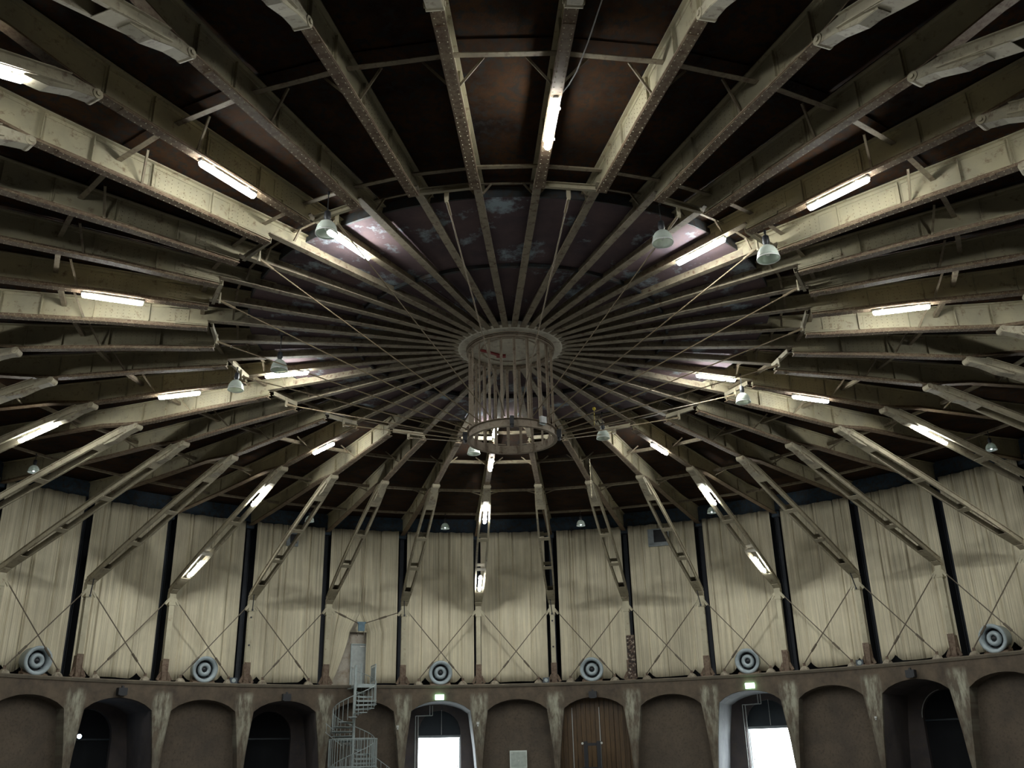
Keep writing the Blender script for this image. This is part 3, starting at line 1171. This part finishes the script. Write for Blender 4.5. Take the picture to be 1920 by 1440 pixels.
# thin black drop pins below strut feet
for k in (-5, -3, -1, 1, 3, 5):
    mb = MB()
    a, c = P(25.75, k - 0.02, 8.75), P(26.1, k + 0.0, 7.85)
    o = root('drop_pin', 'black pin under the strut foot, bay ' + BAY[k], 'pin', a, 0, 'black pins')
    mb.tube((0, 0, 0), c - a, 0.028, 6)
    obj('pin', mb.mesh('pin', M['black']), o)
    mb = MB()
    mb.tube(c - a, c - a + Vector((0, 0, -0.09)), 0.05, 8)
    obj('nut', mb.mesh('nut', M['black']), o)


def rod(b, u0, z0, u1, z1, label, r0=RP - 0.14, r1=RP - 0.02):
    p0, p1 = P(r0, b + u0, z0), P(r1, b + u1, z1)
    o = root('brace_rod', label, 'rod', p1, 0, 'crossed brace rods')
    d = p0 - p1
    mb = MB()
    mb.tube((0, 0, 0), d, 0.027, 6)
    obj('rod', mb.mesh('rod', M['rod']), o)
    mb = MB()
    u = d.normalized()
    mb.tube(u * 0.75, u * 1.2, 0.055, 6)
    obj('turnbuckle', mb.mesh('turnbuckle', M['rod']), o)


def curtain(b):
    rnd = random.Random(100 + b * 7)
    mb = MB()
    nu, nz = 150, 16
    ph = [rnd.uniform(0, 6.28) for _ in range(6)]
    fr = [rnd.uniform(0.9, 1.1) for _ in range(6)]
    seams = sorted([0.25 + rnd.uniform(-0.05, 0.05), 0.5 + rnd.uniform(-0.06, 0.06), 0.75 + rnd.uniform(-0.05, 0.05), rnd.uniform(0.1, 0.9)])
    zt, zb = 12.78, LEDGE + 0.2
    lift = [(0.21, 0.28), (0.79, 0.28)]
    if b in (-6, -4, -1, 1, 3, 6):
        lift = [(0.32, 0.30), (0.78, 0.3), (0.53, 0.34)]
    if b == -2:
        lift = []
    u0, u1 = {1: 0.085, -3: 0.075, 4: 0.07}.get(b, 0.045 + rnd.uniform(0, 0.02)), {0: 0.915, -4: 0.93, 3: 0.93}.get(b, 0.94 + rnd.uniform(0, 0.02))
    if b == -2:
        u0 = 0.05
    zo = 7.05                                 # head of the drawn-aside opening
    split = int(nu * 0.52)

    def um(i, z):
        t = i / nu
        u = u0 + (u1 - u0) * t
        if b == -2 and z < zo:
            if i <= split:
                s = max(0, min(1, (zo - z) / (zo - zb)))
                ul = 0.34 - 0.20 * s ** 1.3
                return u0 + (ul - u0) * (i / split)
            return 0.555 + (u1 - 0.555) * ((i - split - 1) / (nu - split - 1))
        if b == -2:
            if i <= split:
                e = 0.34 + 0.11 * min(1, (z - zo) / 1.0)
                return u0 + (e - u0) * (i / split)
            e2 = 0.555 - 0.10 * min(1, (z - zo) / 1.0)
            return e2 + (u1 - e2) * ((i - split - 1) / (nu - split - 1))
        return u

    zs = [zb + (zt - zb) * j / nz for j in range(nz + 1)]
    if b == -2:
        zs = sorted(zs + [zo, zo + 0.02, zo + 1.0])
        zs = [z for i, z in enumerate(zs) if i == 0 or z - zs[i - 1] > 0.015]
    m2 = len(zs)
    for i in range(nu + 1):
        t0 = u0 + (u1 - u0) * i / nu
        x = t0 * 4.33
        fold = (math.sin(x * 9.0 * fr[0] + ph[0]) * (0.55 + 0.45 * math.sin(x * 1.3 + ph[1])) * 0.026 +
                math.sin(x * 19.0 * fr[2] + ph[2]) * 0.017 * (0.5 + 0.5 * math.sin(x * 2.1 + ph[3])) + math.sin(x * 4.1 * fr[3] + ph[4]) * 0.030)
        for sm in seams:
            fold += 0.10 * math.exp(-((t0 - sm) / 0.006) ** 2)
        for j, z in enumerate(zs):
            zz = z
            tz = (z - zb) / (zt - zb)
            if j == 0:
                for lu, lh in lift:
                    zz += lh * max(0, 1 - abs(t0 - lu) / 0.085) ** 1.6
                zz += 0.02 * math.sin(x * 2.2 + ph[5])
            if j == m2 - 1:
                zz += 0.03 * abs(math.sin(x * 5.0))
            sway = 0.10 * (1 - tz) * math.sin(x * 0.7 + ph[1]) * 0.4
            r = 27.52 + fold * (0.75 + 0.5 * tz) + sway
            idx = mb.add([P(r, b + um(i, z), zz)], [])
            mb.uv[idx] = (x, z)
    for i in range(nu):
        for j in range(m2 - 1):
            if b == -2 and i == split and zs[j] < zo - 0.001:
                continue
            mb.f.append((i * m2 + j, (i + 1) * m2 + j, (i + 1) * m2 + j + 1, i * m2 + j + 1))
    me = mb.mesh('curtain', M['curtain'], True)
    o = obj('curtain', me)
    sol = o.modifiers.new('hem', 'SOLIDIFY')
    sol.thickness = 0.006
    tag(o, ('beige curtain drawn aside at the grey upper door, ' if b == -2 else 'beige pleated wall curtain ') + BAY[b], 'curtain', 'wall curtains')


for b in range(-7, 8):
    curtain(b)
    if b == -2:
        continue
    rod(b, 0.055, 8.0, 0.79, LEDGE + 0.3, 'brace rod falling rightward, bay ' + BAY[b])
    rod(b, 0.945, 8.0, 0.21, LEDGE + 0.3, 'brace rod falling leftward, bay ' + BAY[b])
    for u, sd in ((0.21, 'left'), (0.79, 'right')):
        o = root('anchor_stub', 'small %s anchor stub, bay %s' % (sd, BAY[b]), 'anchor', P(RP, b + u, LEDGE), phi(b + u), 'anchor stubs')
        mb = MB()
        mb.lathe([(0, 0.2), (0.10, 0.2), (0.2, 0.12), (0.27, 0.0), (0, 0.0)], 8)
        obj('base', mb.mesh('base', M['stub']), o)
        mb = MB()
        mb.box((0, 0, 0.25), (0.05, 0.12, 0.2))
        obj('lug', mb.mesh('lug', M['foot']), o)
# the bay over the stair: two short rods meeting at a grey block with two rods below
blk = P(26.6, -1.55, 7.22)
for u0, sd in ((0.05, 'left'), (0.945, 'right')):
    rod(-2, u0, 8.0, 0.45 - (0.05 if sd == 'left' else -0.05), 7.42, 'short brace rod from the %s post to the cloth bundle' % sd, RP - 0.12, 26.6)
o = root('cloth_bundle', 'blue grey cloth bundle where two rods meet above the upper door', 'bundle', blk, phi(-1.55))
mb = MB()
mb.prism([(-0.12, 0.22), (0.12, 0.22), (0.1, -0.2), (-0.08, -0.24)], -0.17, 0.17)
mb.box((0, 0, 0.22), (0.2, 0.46, 0.08))
obj('cloth', mb.mesh('cloth', M['cloth']), o)
mb = MB()
for s in (-1, 1):
    mb.beam((0, s * 0.12, -0.2), (0.02, s * 0.2, -0.5), 0.03, 0.03)
obj('strap', mb.mesh('strap', M['rod']), o)
# wall and door behind the drawn curtain
up = root('upper_door', 'grey metal door at the head of the spiral stair', 'door', P(27.79, -1.515, LEDGE), phi(-1.515))
mb = MB()
mb.box((0, 0, 1.12), (0.06, 0.86, 2.24))
obj('leaf', mb.mesh('leaf', M['doorgrey']), up)
mb = MB()
for s in (-1, 1):
    mb.box((0.0, s * 0.46, 1.15), (0.12, 0.06, 2.3))
mb.box((0, 0, 2.29), (0.12, 0.98, 0.06))
obj('frame', mb.mesh('frame', M['galv']), up)
mb = MB()
mb.box((-0.05, -0.14, 2.17), (0.05, 0.3, 0.07))
obj('closer', mb.mesh('closer', M['pipe']), up)
mb = MB()
mb.box((-0.06, 0.34, 1.05), (0.05, 0.12, 0.03))
obj('handle', mb.mesh('handle', M['pipe']), up)
struct(obj('wall_1', solid_panel(-2, 27.86, LEDGE, 7.3, 0.08, stained('rendered_wall', (0.50, 0.46, 0.40), (0.33, 0.28, 0.21), (0.22, 0.16, 0.10), 0.9, 2.5, 0.5, 0.75), 'wall_render', 0.06, 0.6, 4)))

# windows high in the curtain ------------------------------------------
for b, uu, w, z0, z1, lab in ((2, 0.465, 1.15, 11.5, 12.45, 'dark box window high in the curtain, right of the plank doors'),
                              (-3, 0.53, 0.6, 11.62, 12.3, 'small dark box window high in the curtain behind a strut')):
    o = root('box_window', lab, 'window', P(27.38, b + uu, z0), phi(b + uu), 'box windows')
    h = z1 - z0
    mb = MB()
    for s in (-1, 1):
        mb.box((0, s * w / 2, h / 2), (0.16, 0.05, h))
        mb.box((0, 0, h / 2 + s * h / 2), (0.16, w + 0.05, 0.05))
    obj('frame', mb.mesh('frame', M['winframe']), o)
    mb = MB()
    mb.box((0.04, 0, h / 2), (0.02, w, h))
    obj('pane', mb.mesh('pane', M['black']), o)
    mb = MB()
    mb.box((-0.04, w * 0.36, h / 2), (0.05, w * 0.26, h - 0.04))
    mb.box((-0.04, 0, h * 0.1), (0.05, w - 0.04, h * 0.2))
    obj('side_panel', mb.mesh('side_panel', M['winframe']), o)

# ------------------------------------------------------------------ ledge fans and boxes
FR = 0.62
mb = MB()
mb.lathe([(0.45, 0.02), (0.50, -0.05), (0.60, -0.08), (0.645, -0.03), (0.63, 0.05), (0.57, 0.12), (0.55, 0.62), (0.45, 0.62)], 36, closed=True)
F_ring = mb.mesh('shroud', M['fan'], True)
mb = MB()
mb.lathe([(0, 0.30), (0.46, 0.30), (0.46, 0.34), (0, 0.34)], 28)
F_back = mb.mesh('back_plate', M['black'])
mb = MB()
mb.lathe([(0.14, 0.06), (0.22, 0.0), (0.31, 0.04), (0.34, 0.14), (0.30, 0.28), (0.14, 0.28)], 28, closed=True)
F_in = mb.mesh('inner_ring', M['fan'], True)
mb = MB()
mb.lathe([(0, 0.05), (0.10, 0.07), (0.14, 0.14), (0.14, 0.30), (0, 0.30)], 18)
F_hub = mb.mesh('hub', M['black'], True)
F_bl = []
for i in range(4):
    mb = MB()
    a = 2 * PI * (i + 0.5) / 4
    mb.beam((0.3 * math.cos(a), 0.3 * math.sin(a), 0.2), (0.47 * math.cos(a), 0.47 * math.sin(a), 0.2), 0.06, 0.02)
    F_bl.append(mb.mesh('spoke', M['fandark']))
FAN = (('leftmost', -5.42, -0.25), ('second from left', -3.49, -0.1), ('over the bright doorway left of centre', -0.5, 0.0), ('over the plank doors', 1.49, 0.0),
       ('over the right bright doorway', 3.5, 0.05), ('rightmost', 6.42, 0.25))
for lab, k, tw in FAN:
    c = P(26.55, k, LEDGE + 0.66)
    o = root('round_fan', 'round grey drum fan on the ledge, ' + lab, 'fan', c, 0, 'ledge fans')
    a = phi(k)
    # local +z of the fan points outward from the hall, so the face looks to the centre and slightly down
    ax = (Vector((math.cos(a), math.sin(a), 0)) + Vector((0, 0, 0.10))).normalized()
    o.rotation_euler = ax.to_track_quat('Z', 'Y').to_euler()
    obj('shroud', F_ring, o)
    obj('back_plate', F_back, o)
    obj('inner_ring', F_in, o)
    obj('hub', F_hub, o)
    for me in F_bl:
        obj('spoke', me, o)
    s = root('fan_saddle', 'dark concrete saddle under the round fan, ' + lab, 'saddle', P(26.72, k, LEDGE), a, 'fan saddles')
    mb = MB()
    mb.prism([(-0.2, 0), (0.35, 0), (0.3, 0.22), (-0.12, 0.10)], -0.55, 0.55)
    obj('block', mb.mesh('block', M['foot']), s)
    mb = MB()
    for q in (-1, 1):
        mb.box((0.34, q * 0.4, 0.3), (0.08, 0.08, 0.6))
    obj('leg', mb.mesh('leg', M['foot']), s)
for k, lab in ((-3.16, 'right of the second fan from left'), (0.89, 'left of the fan over the plank doors'), (4.9, 'left of the rightmost dark arch')):
    o = root('ledge_speaker', 'small square speaker on the ledge, ' + lab, 'speaker', P(26.25, k, LEDGE), phi(k), 'ledge speakers')
    mb = MB()
    mb.box((0, 0, 0.14), (0.2, 0.34, 0.28))
    obj('case', mb.mesh('case', M['fandark']), o)
    mb = MB()
    mb.tube((-0.10, 0, 0.14), (-0.115, 0, 0.14), 0.10, 12)
    mb.tube((-0.11, 0, 0.14), (-0.13, 0, 0.14), 0.05, 12)
    obj('cone', mb.mesh('cone', M['galv']), o)
for k, z, lab in ((-4.5, 3.60, 'leftmost dark arch'), (-2.5, 3.5, 'dark arch left of the stair'), (1.5, 3.45, 'wooden plank doors'), (5.5, 3.58, 'rightmost dark arch')):
    o = root('arch_box', 'black box at the crown of the ' + lab, 'box', P(RF - 0.14, k, z), phi(k), 'arch boxes')
    mb = MB()
    mb.box((0, 0, 0), (0.28, 0.42, 0.32))
    obj('case', mb.mesh('case', M['black']), o)
    mb = MB()
    mb.box((-0.05, 0, 0.2), (0.1, 0.1, 0.1))
    mb.box((-0.13, 0.0, -0.17), (0.06, 0.3, 0.05))
    obj('bracket', mb.mesh('bracket', M['black']), o)
for k, z, lab in ((-0.52, 3.50, 'left of centre'), (3.53, 3.54, 'at right')):
    o = root('exit_sign', 'small lit green and white exit sign over the bright doorway ' + lab, 'sign', P(RF - 0.05, k, z), phi(k), 'exit signs')
    mb = MB()
    mb.box((0.0, 0, 0), (0.10, 0.46, 0.26))
    obj('case', mb.mesh('case', M['exitlit']), o)
    mb = MB()
    mb.box((-0.056, 0, -0.03), (0.012, 0.36, 0.15))
    obj('face', mb.mesh('face', M['exitwhite']), o)
# mottled strip on the post right of the plank doors
o = root('mottled_board', 'narrow dark board with peeling pale flakes on a post foot', 'board', P(26.2, 2.03, LEDGE), phi(2.03))
mb = MB()
mb.box((0, 0, 1.15), (0.06, 0.42, 2.3))
obj('panel', mb.mesh('panel', M['mottled']), o)
mb = MB()
mb.box((0.03, 0, 2.32), (0.08, 0.4, 0.04))
obj('rail', mb.mesh('rail', M['foot']), o)

# ------------------------------------------------------------------ wall fittings
o = root('wall_cabinet', 'pale green wall cabinet in the shallow arch right of the doorway', 'cabinet', P(RF + 0.58, 0.5, -0.55), phi(0.5))
mb = MB()
mb.box((0, 0, 0.65), (0.26, 0.92, 1.3))
obj('body', mb.mesh('body', M['cabinetrim']), o)
for z in (0.24, 0.87):
    mb = MB()
    mb.box((-0.14, 0, z), (0.03, 0.80, 0.74 if z > 0.5 else 0.38))
    obj('door', mb.mesh('door', M['cabinet']), o)
mb = MB()
mb.box((-0.16, 0.0, 0.8), (0.02, 0.08, 0.06))
mb.box((-0.16, 0.33, 1.18), (0.02, 0.09, 0.06))
obj('latch', mb.mesh('latch', M['pipe']), o)


def pipes(b, pts, lab):
    o = root('pipe_run', lab, 'pipe', P(28.9, b + pts[0][0], pts[0][1]), 0)
    base = P(28.9, b + pts[0][0], pts[0][1])
    for off in (-0.012, 0.02):
        mb = MB()
        q = [P(29.12, b + u + off, z + (-abs(off) if i in (1, 2) else 0)) - base for i, (u, z) in enumerate(pts)]
        mb.poly_tube(q, 0.028, 6)
        obj('pipe', mb.mesh('pipe', M['pipe']), o)


pipes(-1, [(0.255, -1.5), (0.255, 2.72), (0.43, 2.74), (0.43, 3.25)], 'pair of white pipes stepping up beside the left bright doorway')
pipes(3, [(0.26, -1.5), (0.26, 2.80), (0.45, 2.82), (0.45, 3.3)], 'pair of white pipes stepping up beside the right bright doorway')
for b in (-1, 3):
    o = root('hanging_wire', 'thin vertical wire above the %s bright doorway' % ('left' if b == -1 else 'right'), 'wire', P(29.0, b + 0.56, 1.7), 0)
    mb = MB()
    mb.tube((0, 0, 0), (0, 0, 1.3), 0.012, 5)
    obj('wire', mb.mesh('wire', M['pipe']), o)
# small fittings on piers
for k, z, rr, lab, sz in ((-0.02, 2.15, RF - 0.04, 'two small white switches on the pier right of the left bright doorway', 0.14),
                          (-1.06, 2.05, RF - 0.04, 'small white box on the pier left of the left bright doorway', 0.13),
                          (3.075, 2.0, RF + 1.2, 'small black and white sensor on the plastered reveal', 0.14),
                          (5.0, 1.75, RF - 0.04, 'small white light on the pier left of the rightmost dark arch', 0.10)):
    o = root('wall_switch', lab, 'switch', P(rr, k, z), phi(k))
    mb = MB()
    mb.box((0, 0, 0), (0.06, sz, sz * 0.9))
    obj('plate', mb.mesh('plate', M['pipe']), o)
    mb = MB()
    mb.box((-0.01, 0, -sz * 0.9), (0.05, sz * 0.6, sz * 0.45))
    obj('knob', mb.mesh('knob', M['housing'] if k != 3.075 else M['black']), o)
o = root('spotlight', 'small blue-white spotlight glowing inside the leftmost dark arch', 'spotlight', P(29.15, -4.59, 1.75), phi(-4.59))
mb = MB()
mb.tube((0.0, 0, 0), (0.2, 0, 0), 0.11, 12)
obj('can', mb.mesh('can', M['black']), o)
mb = MB()
mb.tube((-0.02, 0, 0), (0.0, 0, 0), 0.10, 12)
obj('lens', mb.mesh('lens', M['spot']), o)
# bent metal strip along the inner arch at right
o = root('arch_trim', 'pale thin curved strip along the rightmost inner arch', 'trim', P(RB, 5.5, 1.75), 0)
mb = MB()
pts = [P(RB - 0.06, 5 + 0.5 - 0.262 * math.cos(t), 1.75 + 1.26 * math.sin(t)) - P(RB, 5.5, 1.75) for t in [PI * 0.5 * i / 10 for i in range(10)]]
mb.poly_tube(pts, 0.022, 6)
obj('strip', mb.mesh('strip', M['pipe']), o)

# forklift mast in front of the plank doors
o = root('forklift', 'dark forklift with a raised mast before the plank doors', 'forklift', P(25.4, 1.47, FLOOR), phi(1.47))
mb = MB()
for s in (-1, 1):
    mb.box((0.05, s * 0.34, 1.4), (0.14, 0.2, 2.6))
obj('mast', mb.mesh('mast', M['black']), o)
mb = MB()
for z in (1.2, 2.55):
    mb.box((0.03, 0, z), (0.08, 0.7, 0.14))
obj('cross_rail', mb.mesh('cross_rail', M['black']), o)
mb = MB()
mb.prism([(-1.9, 0.3), (-0.1, 0.3), (-0.1, 1.0), (-0.8, 1.1), (-1.2, 1.45), (-1.9, 1.35)], -0.45, 0.45)
obj('body', mb.mesh('body', M['black']), o)
for sx, sy in ((-1.5, -0.46), (-1.5, 0.46), (-0.3, -0.46), (-0.3, 0.46)):
    mb = MB()
    mb.tube((sx, sy - 0.09, 0.29), (sx, sy + 0.09, 0.29), 0.29, 16)
    obj('wheel', mb.mesh('wheel', M['black']), o)
mb = MB()
for s in (-1, 1):
    mb.beam((0.15, s * 0.22, 0.12), (1.1, s * 0.22, 0.1), 0.1, 0.05)
obj('fork', mb.mesh('fork', M['black']), o)
for s in (-1, 1):
    mb = MB()
    mb.tube((-0.05, s * 0.5, 2.6), (-0.1, s * 0.5, 2.6), 0.06, 10)
    obj('work_light', mb.mesh('work_light', M['pipe']), o)

# ------------------------------------------------------------------ spiral stair
SC = P(24.9, -1.675, FLOOR)
st = root('spiral_stair', 'grey galvanised spiral stair rising to the upper door', 'stair', SC, phi(-1.675))
mb = MB()
mb.tube((0, 0, 0), (0, 0, 6.62), 0.075, 12)
obj('centre_pole', mb.mesh('centre_pole', M['galv']), st)
RAD = 1.1
nst = 26
rise = 5.55 / nst
mb = MB()
h = 0.20
vs = []
for dz in (0, 0.035):
    vs += [(0.05, -0.03, dz), (RAD, -RAD * math.tan(h) * 0.95, dz), (RAD, RAD * math.tan(h) * 0.95, dz), (0.05, 0.03, dz)]
mb.add(vs, [(0, 3, 2, 1), (4, 5, 6, 7), (0, 1, 5, 4), (1, 2, 6, 5), (2, 3, 7, 6), (3, 0, 4, 7)])
mb.box((RAD * 0.55, -RAD * 0.1, -0.03), (RAD * 0.9, 0.02, 0.06))
TRD = mb.mesh('tread', M['galv'])
mb = MB()
mb.tube((RAD - 0.02, 0, 0), (RAD - 0.02, 0, 1.05), 0.014, 6)
BAL = mb.mesh('baluster', M['galv'])
dA = 2 * PI / 13.0
ang0 = -dA * nst          # last tread ends toward the ledge (+x)
rail_pts = []
for i in range(nst):
    a = ang0 + dA * (i + 1)
    obj('tread', TRD, st, (0, 0, rise * (i + 1) - 0.035), (0, 0, a))
    for q in (0, 0.5):
        obj('baluster', BAL, st, (0, 0, rise * (i + q) + 0.05), (0, 0, a + dA * (q - 0.5)))
    for q in (0, 0.5):
        rail_pts.append(Vector((RAD * math.cos(a + dA * (q - 0.5)) * 0.985, RAD * math.sin(a + dA * (q - 0.5)) * 0.985, rise * (i + q) + 1.1)))
mb = MB()
mb.poly_tube(rail_pts, 0.022, 6)
obj('handrail', mb.mesh('handrail', M['galv']), st)
# landing to the ledge
mb = MB()
mb.box((0.68, -0.55, 5.68), (1.2, 1.05, 0.06))
mb.box((0.68, -0.06, 5.62), (1.2, 0.05, 0.18))
mb.box((0.68, -1.06, 5.62), (1.2, 0.05, 0.18))
mb.box((0.09, -0.55, 5.62), (0.05, 1.05, 0.18))
obj('landing', mb.mesh('landing', M['galv']), st)
mb = MB()
for x in (0.12, 0.68, 1.24):
    mb.box((x, -1.06, 6.2), (0.05, 0.05, 1.05))
for z in (6.2, 6.7):
    mb.box((0.68, -1.06, z), (1.2, 0.04, 0.04))
mb.box((0.12, -0.3, 6.2), (0.05, 0.05, 1.05))
mb.box((0.68, -1.06, 6.25), (1.1, 0.015, 0.7))
obj('guard_rail', mb.mesh('guard_rail', M['galv']), st)
# outer guard cage round the lower part
o = root('guard_cage', 'round cage of vertical galvanised bars enclosing the lower stair', 'cage', SC, phi(-1.675))
mb = MB()
mb.tube((1.2, 0, 0), (1.2, 0, 3.02), 0.016, 6)
GB = mb.mesh('guard_bar', M['galv'])
for i in range(44):
    a = 2 * PI * i / 44
    if 0.3 < (a % (2 * PI)) < 1.2:
        continue
    obj('guard_bar', GB, o, rot=(0, 0, a))
mb = MB()
for z in (0.4, 1.7, 3.0):
    mb.lathe([(1.19, z), (1.19, z + 0.05), (1.22, z + 0.05), (1.22, z)], 36, closed=True)
obj('hoop', mb.mesh('hoop', M['galv']), o)
# side ladder rails left and right of the stair
for lab, a, c in (('upper left', P(25.3, -2.02, 2.2), P(25.3, -1.80, 1.55)), ('lower right', P(25.3, -1.38, 0.6), P(25.3, -1.08, -0.25))):
    o = root('side_rail', 'short sloping railing with rungs at the %s of the spiral stair' % lab, 'railing', a, 0)
    d = c - a
    mb = MB()
    for dz in (0, -0.42):
        mb.tube(Vector((0, 0, dz)), d + Vector((0, 0, dz)), 0.018, 6)
    obj('rail', mb.mesh('rail', M['galv']), o)
    mb = MB()
    for t in (0.05, 0.3, 0.55, 0.8, 1.0):
        mb.tube(d * t, d * t + Vector((0, 0, -0.42)), 0.013, 6)
    obj('rung', mb.mesh('rung', M['galv']), o)

# ------------------------------------------------------------------ cables, chain, ball
o = root('loose_cable', 'thin pale cable sagging down to the top centre tube lamp', 'cable', P(12.67, 19.95, 12.2), 0)
base = P(12.67, 19.95, 12.2)
mb = MB()
pts = [P(15.6, 19.62, 12.95), P(14.5, 19.72, 12.85), P(13.6, 19.76, 12.7), P(13.0, 19.82, 12.5), P(12.75, 19.88, 12.38), P(12.62, 19.95, 12.25), P(12.3, 19.955, 12.16), P(11.7, 19.96, 12.06), P(11.4, 20.0, 12.10)]
mb.poly_tube([p - base for p in pts], 0.014, 5)
obj('cable', mb.mesh('cable', M['cable']), o)
o = root('chain', 'thin dangling chain left of the lower right tube lamp', 'chain', P(11.3, 2.38, 12.0), 0)
for i in range(24):
    mb = MB()
    z = -0.07 * i
    mb.tube((0, 0, z), (0, 0, z - 0.06), 0.012 if i % 2 else 0.018, 5)
    obj('link', mb.mesh('link', M['rodlight']), o)
o = root('ball', 'small yellow ball stuck on a tie rod right of the cage', 'ball', P(3.95, 5.6, 11.3), 0)
mb = MB()
mb.lathe([(0.06 * math.sin(PI * i / 8), 0.06 * math.cos(PI * i / 8)) for i in range(9)], 14)
obj('ball', mb.mesh('ball', M['yellow'], True), o)
mb = MB()
mb.tube((0, 0, -0.05), (-0.02, 0.0, -0.6), 0.007, 4)
obj('string', mb.mesh('string', M['yellow']), o)
